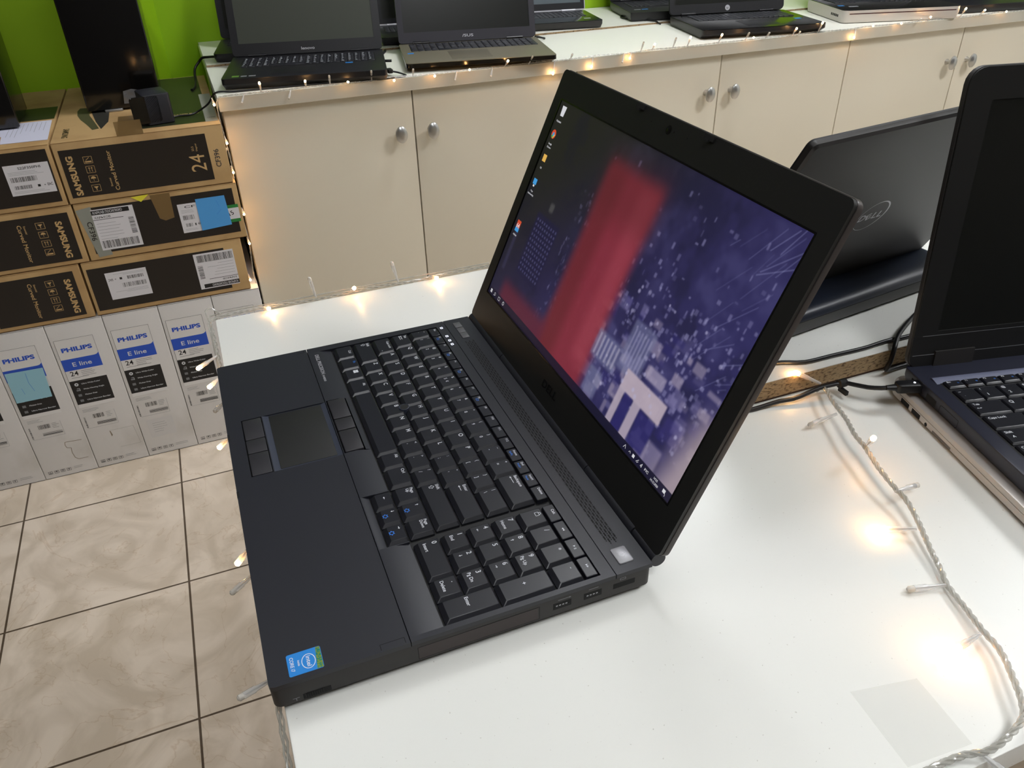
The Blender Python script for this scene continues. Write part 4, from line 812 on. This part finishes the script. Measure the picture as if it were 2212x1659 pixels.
m = MB(); m.rect(268, 37, 306, 44, .9, TAPEG, F2); m.rect(268, 44, 306, 68, .85, PAPER, F2); m.rect(268, 68, 306, 75, .9, TAPEG, F2); m.text('115', BLKP, 286, 56, .95, 9, 20, M=F2); m.build('price_tape', t)
m = MB(); m.prism([(142, 118), (180, 118), (178, 66), (160, 62), (150, 68)], .1, .3, TAPEB, F2); m.build('packing_tape', t)
m = MB(); m.add([(0, -2, .7), (58, -2, .8), (61, -66, 2.8), (0, -70, 2.0)], [(3, 2, 1, 0)], NOTEB, FX(0)); m.line([(40, -10), (44, -24)], .4, 2.4, BINK, FX(0)); m.line([(36, -40), (46, -30)], .4, 2.4, BINK, FX(0))
tag(m.build('sticky_note', loc=(-1019.6, 0 - 3, -148)), 'bright blue note stuck beside the label of a brown monitor box', 'note')
m = MB(); m.prism([(0, 0), (34, 1), (17, -12)], .1, .4, NOTEY, FX(0)); tag(m.build('sticky_note', loc=(-1019.4, -121, -125.6 - 2)), 'small yellow triangle of a note peeking out between two brown boxes', 'note')
t, w_, h = sbox('brown monitor box with two white labels, lowest of the right column', -250, 68, -248.4, True, 2)
m = MB(); m.rect(7, 10, 279, 105, .04, PRT, F2); m.build('printed_panel', t); prodlabel(t, 38, 30, 80, 61, True, 8); waybill(t, 215, 18, 82, 82, True, 9)
# left column
t, w_, h = sbox('brown monitor box with white product label on its front, top of the left column', -443, -233, -6, False, 3)
m = MB(); m.rect(12, 10, 202, 112, .04, PRT, F2); m.build('printed_panel', t); prodlabel(t, 122, 31, 77, 58, False, 11, 'S22F350FHI')
m = MB(); m.rect(-310, 100, -200, 206, .05, MATS['top_print'], TT); m.build('top_printed_panel', t)
t, w_, h = sbox('brown monitor box with brand printed upside down, middle of the left column', -443, -230, -127, True, 4)
m = MB(); m.rect(12, 9, 202, 108, .04, PRT, F2); m.build('printed_panel', t); print_brand(t, w_ - 8, h, True)
t, w_, h = sbox('brown monitor box with brand printed upside down, lowest of the left column', -443, -253, -248.4, True, 5)
m = MB(); m.rect(12, 9, 175, 108, .04, PRT, F2); m.build('printed_panel', t); print_brand(t, w_ - 6, h, True)
m = MB(); m.prism([(-1208, -352), (-1205, -240), (-1050, -236), (-1054, -318), (-1110, -322), (-1112, -350)], 0, .6, P('invoice_paper', (214, 214, 232), .6)); textlines(m, -1195, -250, -1090, 9, 8, .7, GREYINK, T(0, 0, 0), 4, .6)
tag(m.build('paper_sheet', loc=(0, 0, -5.9)), 'folded white printed sheet lying on the top left box', 'paper')

# towers and small adapter on top of the boxes
def tower(label, x, y0, y1, h, dp=240):
    t = thing('desktop_tower', label, 'computer tower', (x, y0, -5.9), 0, 'black computer towers on the boxes'); w_ = y1 - y0
    m = MB(); m.slab(-dp, 1, -8, w_ - 1, 6, h, GLOSS, r=2, ct=1, cb=1); m.build('case', t)
    m = MB(); m.slab(-8, 0, 0, w_, 4, h, TOWER, r=3, ct=1, cb=1); m.build('front_panel', t)
    m = MB(); m.box(0, 4, h * .74, 1, w_ - 4, h * .745, GREYINK); m.rect(6, h * .76, w_ - 6, h * .9, .2, GLOSS, FX(0)); m.line([(6, h * .62), (w_ - 6, h * .63)], .6, .2, BKS, FX(0)); m.build('drive_bay_line', t)
    m = MB(); m.slab(-3, w_ * .22, 6, w_ * .22 + 36, .1, 5, METAL, r=3, ct=1.5, cb=.5); m.build('silver_foot', t)
    m = MB(); m.slab(-dp + 20, 8, -dp + 60, w_ - 8, .1, 6.2, RUB, r=3, ct=.5, cb=.5); m.build('rubber_foot', t)
    return t, w_
t, w_ = tower('glossy black computer tower with silver foot standing right of the green wall corner', -1225, -172, -22, 400)
m = MB(); m.prism([(74, 13), (104, 12), (107, 38), (95, 41), (78, 38)], .1, .5, P('foil_sticker', (140, 142, 146), .3, metal=.6, bump=(90, 1, .003))); m.build('foil_sticker', t, FX(0))
tower('glossy black computer tower at the left edge of the frame', -1160, -425, -293, 400, 150)
t = thing('power_adapter', 'small black box with a cord standing in front of the computer tower', 'adapter', (-1092, -34, -5.9), 12)
m = MB(); m.slab(-40, -26, 26, 26, 0, 58, BK, r=5, ct=2, cb=2, M=Matrix.Rotation(RAD(0), 4, 'Y')); m.build('case', t)
m = MB(); m.slab(-22, -2, 32, 50, 0, 4, GLOSS, r=6, ct=1.5, cb=1, M=Matrix(((0, 0, -1, -2), (1, 0, 0, -28), (0, 1, 0, 4), (0, 0, 0, 1))) @ T(0, 3, -28)); m.build('front_plate', t)
m = MB(); m.tube([Vector((-60, -10, 40)) + Vector((-80, 20, 180)) * s_ + Vector((0, -18 * sin(s_ * 3), 0)) for s_ in [k / 10 for k in range(11)]], 1, CAB, 6)

# ================================================================== fairy lights
def bulb(parent, tip, base, lit, org, r=2.3):
    a, b = Vector(base) - org, Vector(tip) - org; d = (b - a).normalized(); L = (b - a).length
    m = MB(); m.tube([a, a + d * L * .45, a + d * L * .5, a + d * L * .82], r, CLEAR, 10, None, [r * .55, r * .8, r, r])
    m.tube([a, a + d * L * .75], .45, FIL, 5)
    bo = m.build('bulb', parent)
    m = MB(); m.tube([a + d * L * .82, a + d * L * .95, a + d * L], r, LED if lit else LEDO, 10, None, [r * .92, r * .92, r * .45]); m.build('lit_tip' if lit else 'unlit_tip', bo)
def string(label, path, bulbs, r=1.0, strands=3, off=1.25, pitch=15, step=2.2, extra=()):
    org = Vector(path[0]); t = thing('fairy_light_string', label, 'string lights', org, 0)
    p = smooth(path, step); m = MB(); s_ = 0; acc = [0]
    for a, b in zip(p, p[1:]): acc.append(acc[-1] + (b - a).length)
    for k in range(strands):
        q = []
        for i, c in enumerate(p):
            d = (p[min(i + 1, len(p) - 1)] - p[max(i - 1, 0)]).normalized(); x = Vector((0, 0, 1)).cross(d)
            x = x.normalized() if x.length > .1 else Vector((1, 0, 0)); y = d.cross(x); ph = 2 * pi * (acc[i] / pitch + k / strands)
            q.append(c - org + (x * cos(ph) + y * sin(ph)) * off)
        m.tube(q, r, CLEARW, 6)
    for e in extra: m.tube([Vector(c) - org for c in smooth(e, 6)], .8, CLEARW, 6)
    m.build('wire', t)
    for tip, base, lit in bulbs: bulb(t, tip, base, lit, org)
    return t
# 1: over the chipboard edge, across the table beside the silver laptop, to the near corner
path = [(233, 505, 6), (240.2, 507.6, 12), (264.3, 497.3, 14), (288.1, 489.3, 15), (308.8, 480.4, 15), (324.6, 476.4, 15), (348.4, 468.6, 14), (369.4, 463.8, 13), (384.5, 461.9, 12), (403.0, 455.0, 10), (425.0, 445.0, 7), (444.0, 436.9, 5), (454.5, 431.8, 4), (475.4, 425.8, 5), (491.0, 420.8, 6), (508.1, 415.9, 8), (526.6, 404.9, 9), (538.6, 396.9, 9), (546.6, 387.9, 9), (551.3, 371.7, 8), (552.6, 357.2, 6), (548.9, 345.6, 4), (547.7, 333.8, 3.5), (547.7, 320.6, 3.5), (548.7, 304.3, 3.5), (548.7, 253.5, 3.5), (546.7, 202.7, 3.5)]
string('clear twisted fairy light string curving across the white table to the right of the laptop', path, [((224.5, 483.2, 27), (232.3, 509.6, 12), True), ((271.9, 465.3, 4), (277.1, 489.6, 13), False), ((335.5, 470.3, 34), (323.6, 479.4, 15), True), ((373.0, 486.0, 10), (374.4, 460.8, 13), False), ((396.1, 426.9, 6), (408.3, 449.0, 9), True), ((446.1, 404.9, 3.5), (453.5, 430.8, 4), False), ((499.0, 387.2, 12), (493.1, 416.8, 6), True), ((565.5, 358.3, 2), (553.0, 353.7, 4), False)], r=1.0, off=1.2, pitch=19)
# 2: around the table end
e2 = [(-151, 330, 2), (-150, 280, 3), (-150, 230, 1), (-151, 180, 3), (-150, 120, 1), (-151, 70, 3), (-152, 20, 2), (-147, 1, 1), (-130, 0, -3), (-60, 1.4, -6), (20, 1.2, -8), (120, 1.4, -7), (220, 1.2, -8), (320, 1.4, -8), (420, 1.2, -10), (560, 1.4, -9)]
tips2 = [((-139, 64, 6), (-150, 54, 3), True), ((-150, 113, 30), (-151, 117, 4), False), ((-137, 160, 13), (-150, 158, 4), True), ((-152, 209, 30), (-151, 214, 4), False), ((-134, 258, 7), (-150, 252, 4), True),
         ((-57, -21, -5), (-76, 0, -5), True), ((-21, -13, -8), (-34, 0, -6), True), ((24, -11, -8), (14, 0, -6), False), ((84, -12, -8), (74, 0, -6), True), ((234, -11, -8), (222, 0, -6), True), ((264, -17, -5), (250, 0, -6), False), ((352, -21, -5), (345, 0, -6), False)]
string('clear fairy light string wrapped round the white table edge beside the laptop', e2, tips2, r=.75, strands=3, off=1.5, pitch=42, step=7, extra=[[(-153, 330, 5), (-152, 200, 6), (-153, 90, 5), (-155, 12, 4), (-146, -2, 2), (-110, -2, -6), (-50, -1, -9)], [(-150, 12, 5), (-158, 4, 10), (-150, -3, 12), (-140, -1, 3)]])
# 3: along the counter and down its corner
c3 = [(-1050, 84, -420), (-1046, 80, -350), (-1042, 85, -260), (-1048, 80, -180), (-1040, 84, -100), (-1046, 82, -40), (-1046, 80, 8), (-1048, 84, 34)] + [(-1052 + 2 * sin(k * 1.7), 100 + k * 58, 38 + .8 * sin(k * 2.3)) for k in range(40)]
b3 = [((-1034, 169.1, 61.4), (-1050, 171.1, 37.5), True), ((-1034, 259.3, 55.5), (-1050, 261.3, 37.5), True), ((-1034, 345.5, 43.7), (-1050, 353.5, 37.5), True), ((-1034, 443.4, 35.9), (-1050, 451.4, 37.5), True), ((-1034, 533.5, 35.9), (-1050, 541.5, 37.5), True), ((-1022, 609.8, 44.4), (-1050, 617.8, 37.5), True), ((-1022, 700.3, 55.1), (-1050, 702.3, 37.5), True), ((-1042, 816.3, 9.5), (-1050, 824.3, 37.5), True), ((-1042, 913.8, 14.5), (-1050, 921.8, 37.5), True), ((-1042, 1014.1, 25.3), (-1050, 1022.1, 37.5), True), ((-1034, 1075.2, 55.5), (-1050, 1077.2, 37.5), True), ((-1034, 1172.2, 63.3), (-1050, 1174.2, 37.5), True), ((-1034, 1260.4, 61.4), (-1050, 1262.4, 37.5), True), ((-1034, 1353.4, 45.7), (-1050, 1361.4, 37.5), True), ((-1034, 1480.8, 57.4), (-1050, 1482.8, 37.5), True), ((-1034, 1559.1, 65.3), (-1050, 1561.1, 37.5), True), ((-1042, 1676.4, 14.5), (-1050, 1684.4, 37.5), True), ((-1034, 1725.7, 42.7), (-1050, 1733.7, 37.5), True), ((-1034, 1820.7, 40.8), (-1050, 1828.7, 37.5), True), ((-1034, 1917.7, 50.6), (-1050, 1925.7, 37.5), True), ((-1034, 2038.2, 63.3), (-1050, 2040.2, 37.5), True), ((-1034, 2110.6, 53.5), (-1050, 2112.6, 37.5), True), ((-1034, 2193.9, 42.7), (-1050, 2201.9, 37.5), True), ((-1034, 309.2, 60.4), (-1050, 311.2, 37.5), False), ((-1034, 397.4, 61.4), (-1050, 399.4, 37.5), False), ((-1034, 487.5, 55.5), (-1050, 489.5, 37.5), False), ((-1022, 758.7, 58.9), (-1050, 760.7, 37.5), False), ((-1034, 861.7, 52.5), (-1050, 863.7, 37.5), False), ((-1034, 1044.9, 62.3), (-1050, 1046.9, 37.5), False), ((-1034, 1132.1, 64.3), (-1050, 1134.1, 37.5), False), ((-1034, 1338.7, 58.4), (-1050, 1340.7, 37.5), False), ((-1034, 1399.5, 53.5), (-1050, 1401.5, 37.5), False), ((-1034, 1492.5, 47.6), (-1050, 1500.5, 37.5), False), ((-1034, 1884.4, 47.6), (-1050, 1892.4, 37.5), False), ((-1042, 221.9, 20.4), (-1050, 229.9, 37.5), False), ((-1042, 128.4, 22.3), (-1050, 136.4, 37.5), False), ((-1042, 581.1, 20.4), (-1050, 589.1, 37.5), False), ((-1042, 664.8, 19.4), (-1050, 672.8, 37.5), False), ((-1042, 994.5, 18.4), (-1050, 1002.5, 37.5), False)]
for y, z in ((76, 26), (84, -51), (84, -112), (87, -204), (85, -271), (70, -356)): b3.append(((-1032, y, z), (-1046, y - 2, z + 12), True))
for y, z in ((78, -70), (74, -158)): b3.append(((-1026, y - 4, z), (-1046, y + 4, z + 8), False))
string('clear fairy light string running along the counter edge and down the cabinet corner', c3, b3, r=.8, strands=2, off=1.1, pitch=24, step=8)
